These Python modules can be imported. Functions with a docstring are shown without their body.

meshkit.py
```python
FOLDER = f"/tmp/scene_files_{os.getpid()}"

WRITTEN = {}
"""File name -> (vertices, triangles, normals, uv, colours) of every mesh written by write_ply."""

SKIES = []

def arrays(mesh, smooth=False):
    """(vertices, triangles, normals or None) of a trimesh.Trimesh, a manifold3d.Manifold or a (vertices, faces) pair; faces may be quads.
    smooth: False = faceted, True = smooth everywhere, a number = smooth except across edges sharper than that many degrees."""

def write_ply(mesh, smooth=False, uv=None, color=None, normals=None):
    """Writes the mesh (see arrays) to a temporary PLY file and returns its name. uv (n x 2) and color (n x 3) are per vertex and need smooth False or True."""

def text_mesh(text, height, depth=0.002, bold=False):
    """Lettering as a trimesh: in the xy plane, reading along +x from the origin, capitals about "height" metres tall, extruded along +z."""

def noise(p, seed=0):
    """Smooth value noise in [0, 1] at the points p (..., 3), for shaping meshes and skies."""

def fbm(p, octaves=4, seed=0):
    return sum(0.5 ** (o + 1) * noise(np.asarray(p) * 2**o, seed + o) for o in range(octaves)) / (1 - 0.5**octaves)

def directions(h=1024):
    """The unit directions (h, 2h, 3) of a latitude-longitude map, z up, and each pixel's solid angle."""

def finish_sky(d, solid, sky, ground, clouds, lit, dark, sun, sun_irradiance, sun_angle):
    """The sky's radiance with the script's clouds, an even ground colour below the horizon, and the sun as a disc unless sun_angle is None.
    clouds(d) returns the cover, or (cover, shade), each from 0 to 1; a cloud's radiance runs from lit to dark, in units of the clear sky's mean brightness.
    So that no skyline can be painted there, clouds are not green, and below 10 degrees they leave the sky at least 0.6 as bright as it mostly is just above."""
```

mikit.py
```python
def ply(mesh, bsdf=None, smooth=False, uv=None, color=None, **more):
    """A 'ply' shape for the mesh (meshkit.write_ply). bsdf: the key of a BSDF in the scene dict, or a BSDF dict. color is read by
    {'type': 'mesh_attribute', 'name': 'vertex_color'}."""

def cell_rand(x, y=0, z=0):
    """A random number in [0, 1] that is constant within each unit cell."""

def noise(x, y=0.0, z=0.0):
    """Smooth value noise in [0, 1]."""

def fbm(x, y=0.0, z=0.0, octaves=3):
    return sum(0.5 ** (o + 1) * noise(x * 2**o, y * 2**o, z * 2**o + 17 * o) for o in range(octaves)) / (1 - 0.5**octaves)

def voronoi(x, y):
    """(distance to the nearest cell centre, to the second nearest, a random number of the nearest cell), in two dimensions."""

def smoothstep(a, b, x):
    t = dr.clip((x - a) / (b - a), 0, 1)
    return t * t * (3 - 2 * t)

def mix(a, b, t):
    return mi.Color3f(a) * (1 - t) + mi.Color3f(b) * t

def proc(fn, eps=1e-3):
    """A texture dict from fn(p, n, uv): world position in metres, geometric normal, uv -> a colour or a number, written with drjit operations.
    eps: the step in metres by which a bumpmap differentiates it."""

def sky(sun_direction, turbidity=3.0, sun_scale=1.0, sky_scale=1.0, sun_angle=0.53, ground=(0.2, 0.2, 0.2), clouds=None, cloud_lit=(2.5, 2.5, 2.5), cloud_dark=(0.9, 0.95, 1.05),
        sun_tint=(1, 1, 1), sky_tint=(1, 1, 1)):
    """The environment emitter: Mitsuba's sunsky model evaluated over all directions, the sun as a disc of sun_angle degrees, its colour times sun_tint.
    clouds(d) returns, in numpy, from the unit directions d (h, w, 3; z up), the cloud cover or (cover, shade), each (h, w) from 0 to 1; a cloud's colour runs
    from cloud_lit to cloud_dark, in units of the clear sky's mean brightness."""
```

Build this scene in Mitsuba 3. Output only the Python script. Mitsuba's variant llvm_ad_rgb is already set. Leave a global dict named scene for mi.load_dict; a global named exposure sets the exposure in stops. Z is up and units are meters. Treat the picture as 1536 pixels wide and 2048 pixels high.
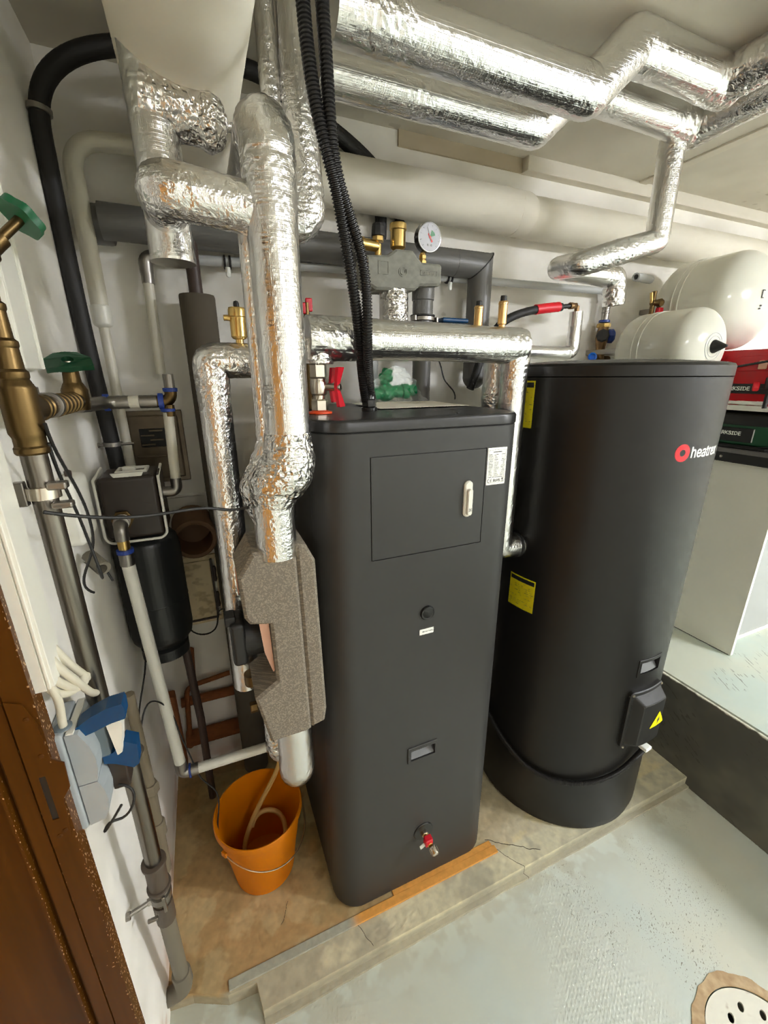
import math, random
import numpy as np, trimesh, manifold3d
import drjit as dr
import mitsuba as mi
import mikit, meshkit
from mikit import proc, fbm, noise, voronoi, smoothstep, mix, cell_rand
from shapely.geometry import Polygon, Point, box as sbox
from shapely import affinity

T = mi.ScalarTransform4f
random.seed(7)
scene, labels = {}, {}

# ------------------------------------------------------------------ camera
cam_o = np.array([0.0, 0.0, 1.75])
fwd = np.array([0.37124, 0.87572, -0.30871])
up = np.array([0.12427, 0.28262, 0.95115])
scene['camera'] = {'type': 'perspective', 'fov': math.degrees(2 * math.atan(768 / 835.8)), 'fov_axis': 'x',
                   'near_clip': 0.05, 'far_clip': 60.0,
                   'to_world': T().look_at(origin=cam_o.tolist(), target=(cam_o + fwd).tolist(), up=up.tolist())}
# ------------------------------------------------------------------ lights (lamp housings are built further down)
exposure = 1.64
LAMP_MAIN = [47.0, 48.4, 52.0]     # ceiling panel in the room to the right
LAMP_DOOR = [8.0, 8.0, 8.4]       # ceiling panel above the camera side of the room
scene['dim_air'] = {'type': 'constant', 'radiance': {'type': 'rgb', 'value': [0.02, 0.019, 0.017]}}

# ------------------------------------------------------------------ materials
def rgb(c):
    return {'type': 'rgb', 'value': list(c)}
def S(*c):
    """sRGB 0-255 to linear"""
    return [((v / 255) / 12.92 if v / 255 <= 0.04045 else ((v / 255 + 0.055) / 1.055) ** 2.4) for v in c]
def mat(name, color, rough=0.5, metal=0.0, bump=None, spec=0.5, **kw):
    b = {'type': 'principled', 'base_color': color if isinstance(color, dict) else rgb(color), 'roughness': rough, 'metallic': metal, **kw}
    if not metal:
        b['specular'] = spec
    if bump is not None:
        b = {'type': 'bumpmap', 'arbitrary': bump[0], 'scale': bump[1], 'bsdf': b}
    scene[name] = {'type': 'twosided', 'bsdf': b}
    return name
def P(fn, eps=1e-3):
    return proc(fn, eps)

def f_wall(p, n, uv):
    a = fbm(p.x * 3, p.y * 3, p.z * 3, 4)
    b = noise(p.x * 26 + 3, p.y * 26, p.z * 26)
    c = mix(S(232, 229, 221), S(214, 210, 200), smoothstep(0.35, 0.7, a))
    d = smoothstep(0.77, 0.84, fbm(p.x * 11 + 7, p.y * 11, p.z * 9, 4))
    c = mix(c, S(150, 140, 120), d * 0.5)
    low = smoothstep(0.17, 0.04, p.z) * smoothstep(0.45, 0.65, fbm(p.x * 9, p.y * 9 + 4, p.z * 9, 4))
    return mix(c, S(172, 118, 70), low * 0.75 * (0.6 + 0.4 * b))
def b_wall(p, n, uv):
    return fbm(p.x * 7, p.y * 7, p.z * 7, 3) * 1.0 + 0.35 * noise(p.x * 55, p.y * 55, p.z * 55)
mat('m_wall', P(f_wall), 0.85, bump=(P(b_wall, 2e-3), 0.012), spec=0.2)
def f_ceil(p, n, uv):
    a = fbm(p.x * 2.2, p.y * 2.2, p.z, 4)
    d = smoothstep(0.8, 0.86, noise(p.x * 31, p.y * 31, 2.0)) * smoothstep(0.5, 0.8, noise(p.x * 4, p.y * 4, 9.0))
    return mix(mix(S(200, 195, 183), S(184, 178, 165), smoothstep(0.35, 0.7, a)), S(120, 108, 88), d * 0.4)
mat('m_ceiling', P(f_ceil), 0.85, spec=0.2)
mat('m_trim', S(196, 190, 176), 0.7, spec=0.3)
mat('m_bare_wood', S(168, 156, 134), 0.85, spec=0.2)

def f_floor(p, n, uv):
    a = fbm(p.x * 2.6, p.y * 2.6, 0.0, 4)
    c = mix(S(203, 209, 198), S(193, 198, 184), smoothstep(0.3, 0.7, a))
    c = mix(c, S(208, 203, 180), smoothstep(0.45, 0.8, fbm(p.x * 3 + 11, p.y * 3, 1.0, 5)) * 0.5)
    c = mix(c, S(192, 205, 200), smoothstep(0.45, 0.8, fbm(p.x * 3.5, p.y * 3.5 + 31, 2.0, 5)) * 0.5)
    # worn specks, oriented along the brush direction
    u = p.x * 0.8 + p.y * 0.6
    v = -p.x * 0.6 + p.y * 0.8
    s = smoothstep(0.82, 0.88, noise(u * 230, v * 480, 3.0)) * smoothstep(0.50, 0.72, fbm(p.x * 6 + 2, p.y * 6 + 5, 4.0, 4)) * smoothstep(0.7, 1.1, p.x)
    c = mix(c, S(110, 108, 88), s * 0.75)
    # scuffed, dirty edge along the plinth
    e = smoothstep(0.60, 0.76, p.y + 0.09 * (fbm(p.x * 14, p.y * 14, 8.0, 3) - 0.5)) * smoothstep(0.35, 0.6, fbm(p.x * 22, p.y * 22, 5.0, 3))
    return mix(c, S(168, 164, 144), e * 0.5)
def dots(p):
    k = 2 * math.pi / 0.0180
    return smoothstep(0.25, 0.85, dr.sin((p.x * 0.86 + p.y * 0.5) * k) * dr.sin((-p.x * 0.5 + p.y * 0.86) * k))
def b_floor(p, n, uv):
    m = smoothstep(0.42, 0.6, fbm(p.x * 2.2 + 5, p.y * 2.2 + 1.4, 6.0, 2)) * smoothstep(1.35, 0.9, p.x)
    return 0.55 * dots(p) * m + 0.35 * fbm(p.x * 16, p.y * 16, 1.0, 3) + 0.06 * noise(p.x * 130, p.y * 130, 1.0)
mat('m_floor', P(f_floor), 0.42, bump=(P(b_floor, 1e-3), 0.0016), spec=0.45)
def f_platform(p, n, uv):
    a = fbm(p.x * 3, p.y * 3, 1.0, 4)
    c = mix(S(178, 190, 180), S(188, 192, 176), smoothstep(0.35, 0.65, a))
    u, v = p.x * 0.5 + p.y * 0.86, -p.x * 0.86 + p.y * 0.5
    s = smoothstep(0.80, 0.84, noise(u * 30, v * 200, 3.0)) * smoothstep(0.55, 0.7, fbm(p.x * 5, p.y * 5, 4.0, 2))
    return mix(c, S(110, 112, 100), s * 0.7)
mat('m_platform', P(f_platform), 0.45, spec=0.4)
def f_riser(p, n, uv):
    a = fbm(p.y * 5, p.z * 5, 1.0, 4)
    c = mix(S(74, 74, 68), S(98, 97, 86), smoothstep(0.3, 0.7, a))
    u, v = p.y * 0.8 + p.z * 0.6, -p.y * 0.6 + p.z * 0.8
    s = smoothstep(0.76, 0.82, noise(u * 36, v * 160, 3.0)) * smoothstep(0.5, 0.66, fbm(p.y * 6, p.z * 6, 4.0, 2))
    c = mix(c, S(56, 54, 47), s * 0.6)
    e = smoothstep(0.455, 0.463, p.z + 0.012 * (fbm(p.y * 40, 3.0, 1.0, 3) - 0.5))
    return mix(c, S(214, 214, 198), e)
mat('m_riser', P(f_riser), 0.6, spec=0.3)
def f_pad(p, n, uv):
    a = fbm(p.x * 4, p.y * 4, 1.0, 4)
    r = smoothstep(0.25, 1.15, p.x)
    c = mix(S(168, 138, 94), S(196, 188, 160), r)
    c = mix(c, S(138, 122, 84), smoothstep(0.36, 0.74, fbm(p.x * 4 + 3, p.y * 4, 3.0, 6)) * 0.75)
    c = mix(c, S(120, 116, 88), smoothstep(0.5, 0.78, fbm(p.x * 7 + 9, p.y * 5, 9.0, 6)) * 0.6 * (1 - r))
    c = mix(c, S(184, 146, 98), smoothstep(0.5, 0.72, fbm(p.x * 8, p.y * 8 + 6, 5.0, 6)) * 0.5 * (1 - r))
    c = mix(c, S(206, 192, 148), smoothstep(0.55, 0.66, fbm(p.x * 11 + 1, p.y * 11, 7.0, 5)) * (0.25 + 0.4 * r))
    g = smoothstep(0.855, 0.84, p.y)
    c = mix(c, mix(S(172, 168, 146), S(204, 198, 168), smoothstep(0.4, 0.6, fbm(p.x * 10, p.y * 10, 2.0, 4))), g * 0.85)
    c = mix(c, S(150, 146, 128), smoothstep(0.05, 0.03, p.z + 0.006 * noise(p.x * 60, p.y * 60, 1.0)) * 0.7)
    c = c * (0.82 + 0.36 * fbm(p.x * 60, p.y * 60, p.z * 60, 4))
    def crack(px, py, x0, y0, dx, dy, L, w):
        t = ((px - x0) * dx + (py - y0) * dy)
        off = ((px - x0) * -dy + (py - y0) * dx) + 0.02 * (fbm(t * 25, x0 * 9, 1.0, 3) - 0.5)
        return smoothstep(w, w * 0.35, dr.abs(off)) * smoothstep(-0.004, 0.0, t) * smoothstep(L + 0.004, L, t)
    k = crack(p.x, p.y, 0.80, 0.90, 0.83, -0.55, 0.20, 0.0022)
    k = dr.maximum(k, crack(p.x, p.y, 0.815, 0.86, 0.55, -0.83, 0.13, 0.0014))
    k = dr.maximum(k, crack(p.x, p.y, 0.26, 0.845, 0.35, -0.93, 0.07, 0.0012))
    k = dr.maximum(k, crack(p.x, p.y, 0.06, 1.0, -0.5, -0.86, 0.06, 0.0012))
    return mix(c, S(58, 50, 38), k * 0.9)
def b_pad(p, n, uv):
    return fbm(p.x * 18, p.y * 18, p.z * 18, 4) + 0.35 * noise(p.x * 140, p.y * 140, p.z * 90)
mat('m_pad', P(f_pad), 0.7, bump=(P(b_pad, 1e-3), 0.006), spec=0.3)
def f_strip(p, n, uv):
    a = fbm(p.x * 30, p.y * 30, 1.0, 3)
    c = mix(S(158, 158, 142), S(206, 146, 72), smoothstep(0.22, 0.29, p.x + 0.03 * (a - 0.5)))
    return c * (0.85 + 0.3 * fbm(p.x * 90, p.y * 90, 3.0, 3))
mat('m_strip', P(f_strip), 0.75, spec=0.2)

# aluminium foil: fine crinkles plus the scrim grid of the facing, both as relief
def b_foil(p, n, uv):
    r1 = dr.abs(noise(p.x * 150, p.y * 150, p.z * 110) - 0.5)
    r2 = dr.abs(noise(p.x * 330 + 5, p.y * 330, p.z * 260) - 0.5)
    return -0.9 * r1 - 0.5 * r2 - 0.8 * dr.abs(noise(p.x * 80 + 2, p.y * 80, p.z * 30) - 0.5)
def b_scrim(p, n, uv):
    k = 2 * math.pi / 0.0062
    g = dr.maximum(dr.maximum(dr.sin(p.x * k) - 0.9, dr.sin(p.y * k) - 0.92), dr.sin(p.z * k) - 0.86)
    r1 = dr.abs(noise(p.x * 160, p.y * 160, p.z * 120) - 0.5)
    return 0.75 * dr.maximum(g, 0.0) - 0.5 * r1 - 0.8 * dr.abs(noise(p.x * 60 + 2, p.y * 60, p.z * 40) - 0.5)
def b_wrinkle(p, n, uv):
    r1 = dr.abs(noise(p.x * 75, p.y * 75, p.z * 64) - 0.5)
    r2 = dr.abs(noise(p.x * 170 + 5, p.y * 170, p.z * 150) - 0.5)
    return -1.3 * r1 - 0.7 * r2
mat('m_foil', [0.88, 0.87, 0.855], 0.19, 1.0, bump=(P(b_foil, 6e-4), 0.0019))
mat('m_foil_scrim', [0.88, 0.875, 0.86], 0.19, 1.0, bump=(P(b_scrim, 5e-4), 0.0019))
mat('m_foil_crumpled', [0.85, 0.835, 0.81], 0.18, 1.0, bump=(P(b_wrinkle, 8e-4), 0.004))

def b_satin(p, n, uv):
    return noise(p.x * 700, p.y * 700, p.z * 700)
mat('m_tank', S(45, 45, 44), 0.46, spec=0.45, bump=(P(b_satin, 4e-4), 0.00012))
mat('m_tank_lid', S(28, 28, 28), 0.33, spec=0.5)
mat('m_cylinder', S(22, 21, 20), 0.38, spec=0.36)
mat('m_black_gloss', S(24, 24, 24), 0.18, spec=0.5)
mat('m_black', S(26, 26, 25), 0.5)
mat('m_black_rubber', S(20, 19, 18), 0.6)
mat('m_conduit', S(22, 21, 21), 0.35)
mat('m_dark_recess', S(96, 98, 98), 0.45)
mat('m_white_plastic', S(226, 224, 212), 0.35)
mat('m_white_pipe', S(208, 203, 186), 0.4)
mat('m_label', S(238, 240, 232), 0.5)
mat('m_ink', S(70, 72, 70), 0.6)
mat('m_yellow', S(232, 214, 20), 0.45)
mat('m_yellow_dull', S(206, 190, 20), 0.45)
mat('m_red', S(196, 24, 40), 0.35)
mat('m_red_paint', S(168, 8, 18), 0.35)
mat('m_red_bright', S(205, 8, 30), 0.4)
mat('m_orange_seal', S(240, 80, 30), 0.4)
mat('m_brass', [0.72, 0.50, 0.18], 0.28, 1.0)
mat('m_brass_old', [0.135, 0.088, 0.036], 0.36, 1.0)
mat('m_brass_warm', [0.80, 0.52, 0.22], 0.22, 1.0)
mat('m_copper_old', [0.25, 0.12, 0.06], 0.45, 1.0)
mat('m_nickel', [0.70, 0.64, 0.55], 0.22, 1.0)
mat('m_steel', [0.21, 0.19, 0.165], 0.27, 1.0, bump=(P(lambda p, n, uv: noise(p.x * 60, p.y * 60, p.z * 8), 1e-3), 0.0006))
mat('m_zinc', [0.34, 0.32, 0.29], 0.36, 1.0)
mat('m_bronze', [0.26, 0.16, 0.08], 0.45, 1.0)
mat('m_grey_pvc', S(90, 89, 86), 0.4)
mat('m_grey_pipe', S(176, 178, 176), 0.4)
mat('m_grey_painted', S(104, 98, 84), 0.5)
def f_epp(p, n, uv):
    f1, f2, w = voronoi(p.x * 380 + p.y * 260, p.z * 380 + p.y * 130)
    return mix(S(112, 105, 94), S(140, 132, 118), smoothstep(0.3, 0.98, w))
mat('m_epp', P(f_epp), 0.8, spec=0.2, bump=(P(lambda p, n, uv: noise(p.x * 330, p.y * 330, p.z * 330), 6e-4), 0.0012))
def f_cast(p, n, uv):
    return mix(S(116, 116, 108), S(144, 144, 134), fbm(p.x * 70, p.y * 70, p.z * 70, 3))
mat('m_block', P(f_cast), 0.7, spec=0.3, bump=(P(lambda p, n, uv: noise(p.x * 220, p.y * 220, p.z * 220), 6e-4), 0.0008))
def f_lacquer(p, n, uv):
    a = fbm(p.x * 60, p.y * 60, p.z * 3.0, 3)
    c = mix(S(84, 47, 7), S(64, 35, 5), a)
    e = dr.minimum(dr.minimum(dr.abs(p.x + 0.3215), dr.abs(p.x + 0.3560)), dr.abs(p.x + 0.2870))
    d = smoothstep(0.0022, 0.0006, e) * smoothstep(0.76, 0.84, noise(p.x * 500, p.y * 500, p.z * 190))
    d = dr.maximum(d, smoothstep(0.86, 0.9, noise(p.x * 260, p.y * 260, p.z * 180)) * smoothstep(0.72, 0.8, fbm(p.x * 30, p.y * 30, p.z * 9, 2)))
    return mix(c, S(196, 160, 120), d * 0.8)
mat('m_lacquer', P(f_lacquer), 0.36, spec=0.22)
def f_doorwood(p, n, uv):
    a = fbm(p.x * 40, p.y * 40, p.z * 2.0, 3)
    return mix(S(252, 186, 98), S(242, 166, 80), a)
mat('m_doorwood', P(f_doorwood), 0.35, spec=0.5)
mat('m_old_pipe', S(112, 102, 84), 0.7, spec=0.2)
mat('m_coupling', S(70, 60, 50), 0.45)
mat('m_blue', S(3, 58, 98), 0.4)
mat('m_blue_bright', S(20, 108, 214), 0.35)
mat('m_blue_ring', S(36, 62, 140), 0.4)
mat('m_lightgrey', S(158, 164, 166), 0.4)
mat('m_midgrey', S(104, 116, 122), 0.5)
mat('m_cable_white', S(206, 200, 180), 0.45)
mat('m_green', S(16, 82, 50), 0.4)
mat('m_green_dark', S(20, 64, 40), 0.45)
mat('m_green_pipe', S(10, 120, 74), 0.35)
mat('m_foam', S(82, 76, 66), 0.85, spec=0.15)
mat('m_rust', P(lambda p, n, uv: mix(S(104, 66, 42), S(140, 84, 46), fbm(p.x * 60, p.y * 60, p.z * 60, 3))), 0.8, spec=0.2)
mat('m_clay', S(96, 70, 46), 0.7)
mat('m_dark_steel', S(58, 44, 38), 0.5)
mat('m_filter_body', S(24, 26, 26), 0.35)
mat('m_filter_head', S(44, 36, 30), 0.4)
mat('m_hatch', P(lambda p, n, uv: mix(S(120, 108, 90), S(92, 80, 66), fbm(p.x * 40, p.y * 40, p.z * 40, 3))), 0.4, 0.6)
mat('m_cream', P(lambda p, n, uv: mix(S(214, 196, 160), S(180, 160, 120), smoothstep(0.5, 0.7, fbm(p.x * 30, p.y * 30, p.z * 30, 3)))), 0.6)
mat('m_vessel', S(206, 205, 192), 0.11, spec=0.5)
mat('m_bucket', S(192, 108, 0), 0.42, spec=0.3)
mat('m_hose', S(196, 160, 96), 0.4, spec_trans=0.0)
mat('m_cabinet', S(212, 211, 198), 0.4)
mat('m_cabinet_edge', S(226, 226, 214), 0.4)
mat('m_grey_door', S(150, 152, 150), 0.4)
mat('m_worktop', S(92, 90, 88), 0.5)
mat('m_paper', S(206, 200, 184), 0.7)
mat('m_copper_label', S(206, 160, 136), 0.5)
mat('m_gauge_face', S(184, 184, 194), 0.4)
mat('m_chrome', [0.75, 0.75, 0.76], 0.15, 1.0)
mat('m_white_wrap', P(lambda p, n, uv: mix(S(214, 209, 196), S(198, 192, 176), fbm(p.x * 6, p.y * 6, p.z * 6, 3))), 0.6, spec=0.3,
    bump=(P(lambda p, n, uv: fbm(p.x * 22, p.y * 22, p.z * 22, 3), 1.5e-3), 0.004))
scene['m_film'] = {'type': 'blendbsdf', 'weight': 0.16, 'a': {'type': 'thindielectric', 'int_ior': 1.5}, 'b': {'type': 'principledthin', 'base_color': rgb((0.9, 0.92, 0.92)), 'roughness': 0.2, 'spec_trans': 0.3, 'diff_trans': 1.0, 'eta': 1.5}}
scene['m_gauge_glass'] = {'type': 'thindielectric', 'int_ior': 1.45}

# ------------------------------------------------------------------ mesh helpers
def A(*v):
    return np.array(v, float)
def add(key, mesh, m, smooth=False):
    k, i = key, 0
    while k in scene:
        i += 1
        k = f'{key}_{i:03d}'
    scene[k] = mikit.ply(mesh, m, smooth)
    return k
def tag(key, label=None, cat=None, group=None, kind=None):
    d = labels.setdefault(key, {})
    for a, b in (('label', label), ('category', cat), ('group', group), ('kind', kind)):
        if b:
            d[a] = b
    return key
def M(v, f):
    return trimesh.Trimesh(np.asarray(v, float), np.asarray(f, int), process=False)
def cat(*ms):
    return trimesh.util.concatenate([m for m in ms])
def frame(z, x=None):
    z = np.asarray(z, float) / np.linalg.norm(z)
    x = A(1, 0, 0) if x is None else np.asarray(x, float)
    if abs(x @ z) > 0.95:
        x = A(0, 1, 0) if abs(z[1]) < 0.9 else A(0, 0, 1)
    x = x - (x @ z) * z
    x /= np.linalg.norm(x)
    return x, np.cross(z, x), z
def put(mesh, o, z=(0, 0, 1), x=None):
    X, Y, Z = frame(z, x)
    m = np.eye(4)
    m[:3, 0], m[:3, 1], m[:3, 2], m[:3, 3] = X, Y, Z, o
    r = mesh.copy()
    r.apply_transform(m)
    return r
def bx(x0, x1, y0, y1, z0, z1):
    return trimesh.creation.box(bounds=[[min(x0, x1), min(y0, y1), min(z0, z1)], [max(x0, x1), max(y0, y1), max(z0, z1)]])
def rb(x0, x1, y0, y1, z0, z1, r=0.004, n=2):
    """box with rounded edges"""
    x0, x1, y0, y1, z0, z1 = min(x0, x1), max(x0, x1), min(y0, y1), max(y0, y1), min(z0, z1), max(z0, z1)
    r = min(r, (x1 - x0) / 2.01, (y1 - y0) / 2.01, (z1 - z0) / 2.01)
    s = trimesh.creation.icosphere(subdivisions=n - 1, radius=r)
    pts = np.vstack([s.vertices + A(a, b, c) for a in (x0 + r, x1 - r) for b in (y0 + r, y1 - r) for c in (z0 + r, z1 - r)])
    return trimesh.convex.convex_hull(pts)
def lathe(prof, n=32):
    """solid of revolution about z, profile (r, z) from bottom to top"""
    prof = [(max(r, 0.0), z) for r, z in prof]
    V, F, rings = [], [], []
    a = np.arange(n) * 2 * np.pi / n
    for r, z in prof:
        if r < 1e-6:
            rings.append([len(V)]); V.append((0, 0, z))
        else:
            rings.append(list(range(len(V), len(V) + n))); V += [(r * np.cos(t), r * np.sin(t), z) for t in a]
    for p, q in zip(rings, rings[1:]):
        for i in range(n):
            j = (i + 1) % n
            if len(p) == 1 and len(q) == 1: continue
            if len(p) == 1: F.append((p[0], q[j], q[i]))
            elif len(q) == 1: F.append((p[i], p[j], q[0]))
            else: F += [(p[i], p[j], q[j]), (p[i], q[j], q[i])]
    for ring, flip in ((rings[0], True), (rings[-1], False)):
        if len(ring) > 1:
            c = len(V); V.append((0, 0, prof[0][1] if flip else prof[-1][1]))
            for i in range(n):
                j = (i + 1) % n
                F.append((ring[j], ring[i], c) if flip else (ring[i], ring[j], c))
    return M(V, F)
def cyl(o, d, r, L, n=24, ch=0.0):
    ch = min(ch, r * 0.4, L * 0.4)
    pr = [(r, 0), (r, L)] if ch <= 0 else [(r - ch, 0), (r, ch), (r, L - ch), (r - ch, L)]
    return put(lathe(pr, n), o, d)
def hexa(o, d, r, L, n=6):
    return put(lathe([(r * 0.9, 0), (r, L * 0.12), (r, L * 0.88), (r * 0.9, L)], n), o, d)
def arcpath(pts, rad, seg=10):
    """polyline with rounded corners"""
    pts = [np.asarray(p, float) for p in pts]
    out = [pts[0]]
    for i in range(1, len(pts) - 1):
        p, a, b = pts[i], pts[i - 1] - pts[i], pts[i + 1] - pts[i]
        la, lb = np.linalg.norm(a), np.linalg.norm(b)
        a, b = a / la, b / lb
        ang = np.arccos(np.clip(a @ b, -1, 1))
        if ang > 3.10: out.append(p); continue
        R = rad[i - 1] if isinstance(rad, (list, tuple)) else rad
        t = min(R / np.tan(ang / 2), la * 0.49 if i > 1 else la * 0.98, lb * 0.49 if i < len(pts) - 2 else lb * 0.98)
        R = t * np.tan(ang / 2)
        c = p + (a + b) / np.linalg.norm(a + b) * (R / np.sin(ang / 2))
        s, e = p + a * t - c, p + b * t - c
        w = np.pi - ang
        for k in range(seg + 1):
            th = w * k / seg
            out.append(c + (s * np.sin(w - th) + e * np.sin(th)) / np.sin(w))
    out.append(pts[-1])
    return np.array(out)
def spline(pts, n=60):
    from scipy.interpolate import CubicSpline
    pts = np.asarray(pts, float)
    t = np.r_[0, np.cumsum(np.linalg.norm(np.diff(pts, axis=0), axis=1))]
    return CubicSpline(t, pts)(np.linspace(0, t[-1], n))
def resample(path, step):
    t = np.r_[0, np.cumsum(np.linalg.norm(np.diff(path, axis=0), axis=1))]
    keep = np.r_[True, np.diff(t) > 1e-9]
    path, t = path[keep], t[keep]
    m = max(2, int(t[-1] / step) + 1)
    s = np.linspace(0, t[-1], m)
    return np.stack([np.interp(s, t, path[:, k]) for k in range(3)], 1)
def tube(path, r, n=20, caps=True, rfun=None):
    path = np.asarray(path, float)
    keep = np.r_[True, np.linalg.norm(np.diff(path, axis=0), axis=1) > 1e-7]
    path = path[keep]
    m = len(path)
    tan = np.gradient(path, axis=0)
    tan /= np.linalg.norm(tan, axis=1, keepdims=True)
    x = frame(tan[0], A(0.3, 0.8, 0.52))[0]
    s = np.r_[0, np.cumsum(np.linalg.norm(np.diff(path, axis=0), axis=1))]
    a = np.arange(n) * 2 * np.pi / n
    V = []
    for i in range(m):
        x = x - (x @ tan[i]) * tan[i]; x /= np.linalg.norm(x)
        y = np.cross(tan[i], x)
        rr = rfun(s[i], s[-1]) if rfun else (r[i] if hasattr(r, '__len__') else r)
        V.append(path[i] + rr * (np.outer(np.cos(a), x) + np.outer(np.sin(a), y)))
    V = np.vstack(V)
    i, j = np.meshgrid(np.arange(m - 1), np.arange(n), indexing='ij')
    p, q = i * n + j, i * n + (j + 1) % n
    F = np.vstack([np.stack([p, q, q + n], -1).reshape(-1, 3), np.stack([p, q + n, p + n], -1).reshape(-1, 3)])
    if caps:
        k = len(V)
        V = np.vstack([V, path[:1], path[-1:]])
        j = np.arange(n)
        F = np.vstack([F, np.stack([(j + 1) % n, j, j * 0 + k], 1), np.stack([(m - 1) * n + j, (m - 1) * n + (j + 1) % n, j * 0 + k + 1], 1)])
    return M(V, F)
def pipe(pts, r, bend=0.03, n=20, step=None):
    path = arcpath(pts, bend)
    if step: path = resample(path, step)
    return tube(path, r, n)
def crumple(mesh, amp=0.0008, spots=(), freq=55, seed=1):
    """pushes vertices along their normals: slight waviness all over and sharp ridged creases round the given spots (point, radius, amplitude)"""
    v = mesh.vertices.copy()
    nrm = trimesh.Trimesh(v, mesh.faces, process=False).vertex_normals
    d = 0.35 * amp * (meshkit.fbm(v * freq, 2, seed) - 0.5) * 2
    if spots:
        k1 = 1 - 2 * np.abs(meshkit.noise(v * [75, 75, 58], seed + 3) - 0.5) * 2
        k2 = 1 - 2 * np.abs(meshkit.noise(v * [160, 160, 125], seed + 5) - 0.5) * 2
        rid = 0.45 * k1 + 0.5 * k2
        for c, rad, a in spots:
            w = np.clip(1.35 - np.linalg.norm(v - np.asarray(c, float), axis=1) / rad, 0, 1)
            d = d + a * w * (rid * 0.7 + 0.25)
    return M(v + nrm * d[:, None], mesh.faces)
def foil(pts, r, bend=0.05, amp=0.0009, spots=(), n=80, step=0.0035, seed=1, rfun=None):
    path = resample(arcpath(pts, bend, 14), step)
    # rounded ends
    t = tube(path, r, n, True, rfun)
    return crumple(t, amp, spots, seed=seed)
def conduit(path, r, pitch=0.0065, n=14, depth=0.22):
    p = resample(np.asarray(path, float), pitch / 4)
    pr = np.tile([1, 1, 1 - depth, 1 - depth], len(p) // 4 + 1)[:len(p)] * r
    return tube(p, pr, n)
def extr(poly, h):
    return trimesh.creation.extrude_polygon(poly, h, engine='earcut')
def slab(pts, y0, y1):
    """polygon in x-z, extruded along +y from y0 to y1"""
    m = extr(Polygon(pts), y1 - y0)
    v = m.vertices
    m.vertices = np.stack([v[:, 0], y1 - v[:, 2], v[:, 1]], 1)
    return m
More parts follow.
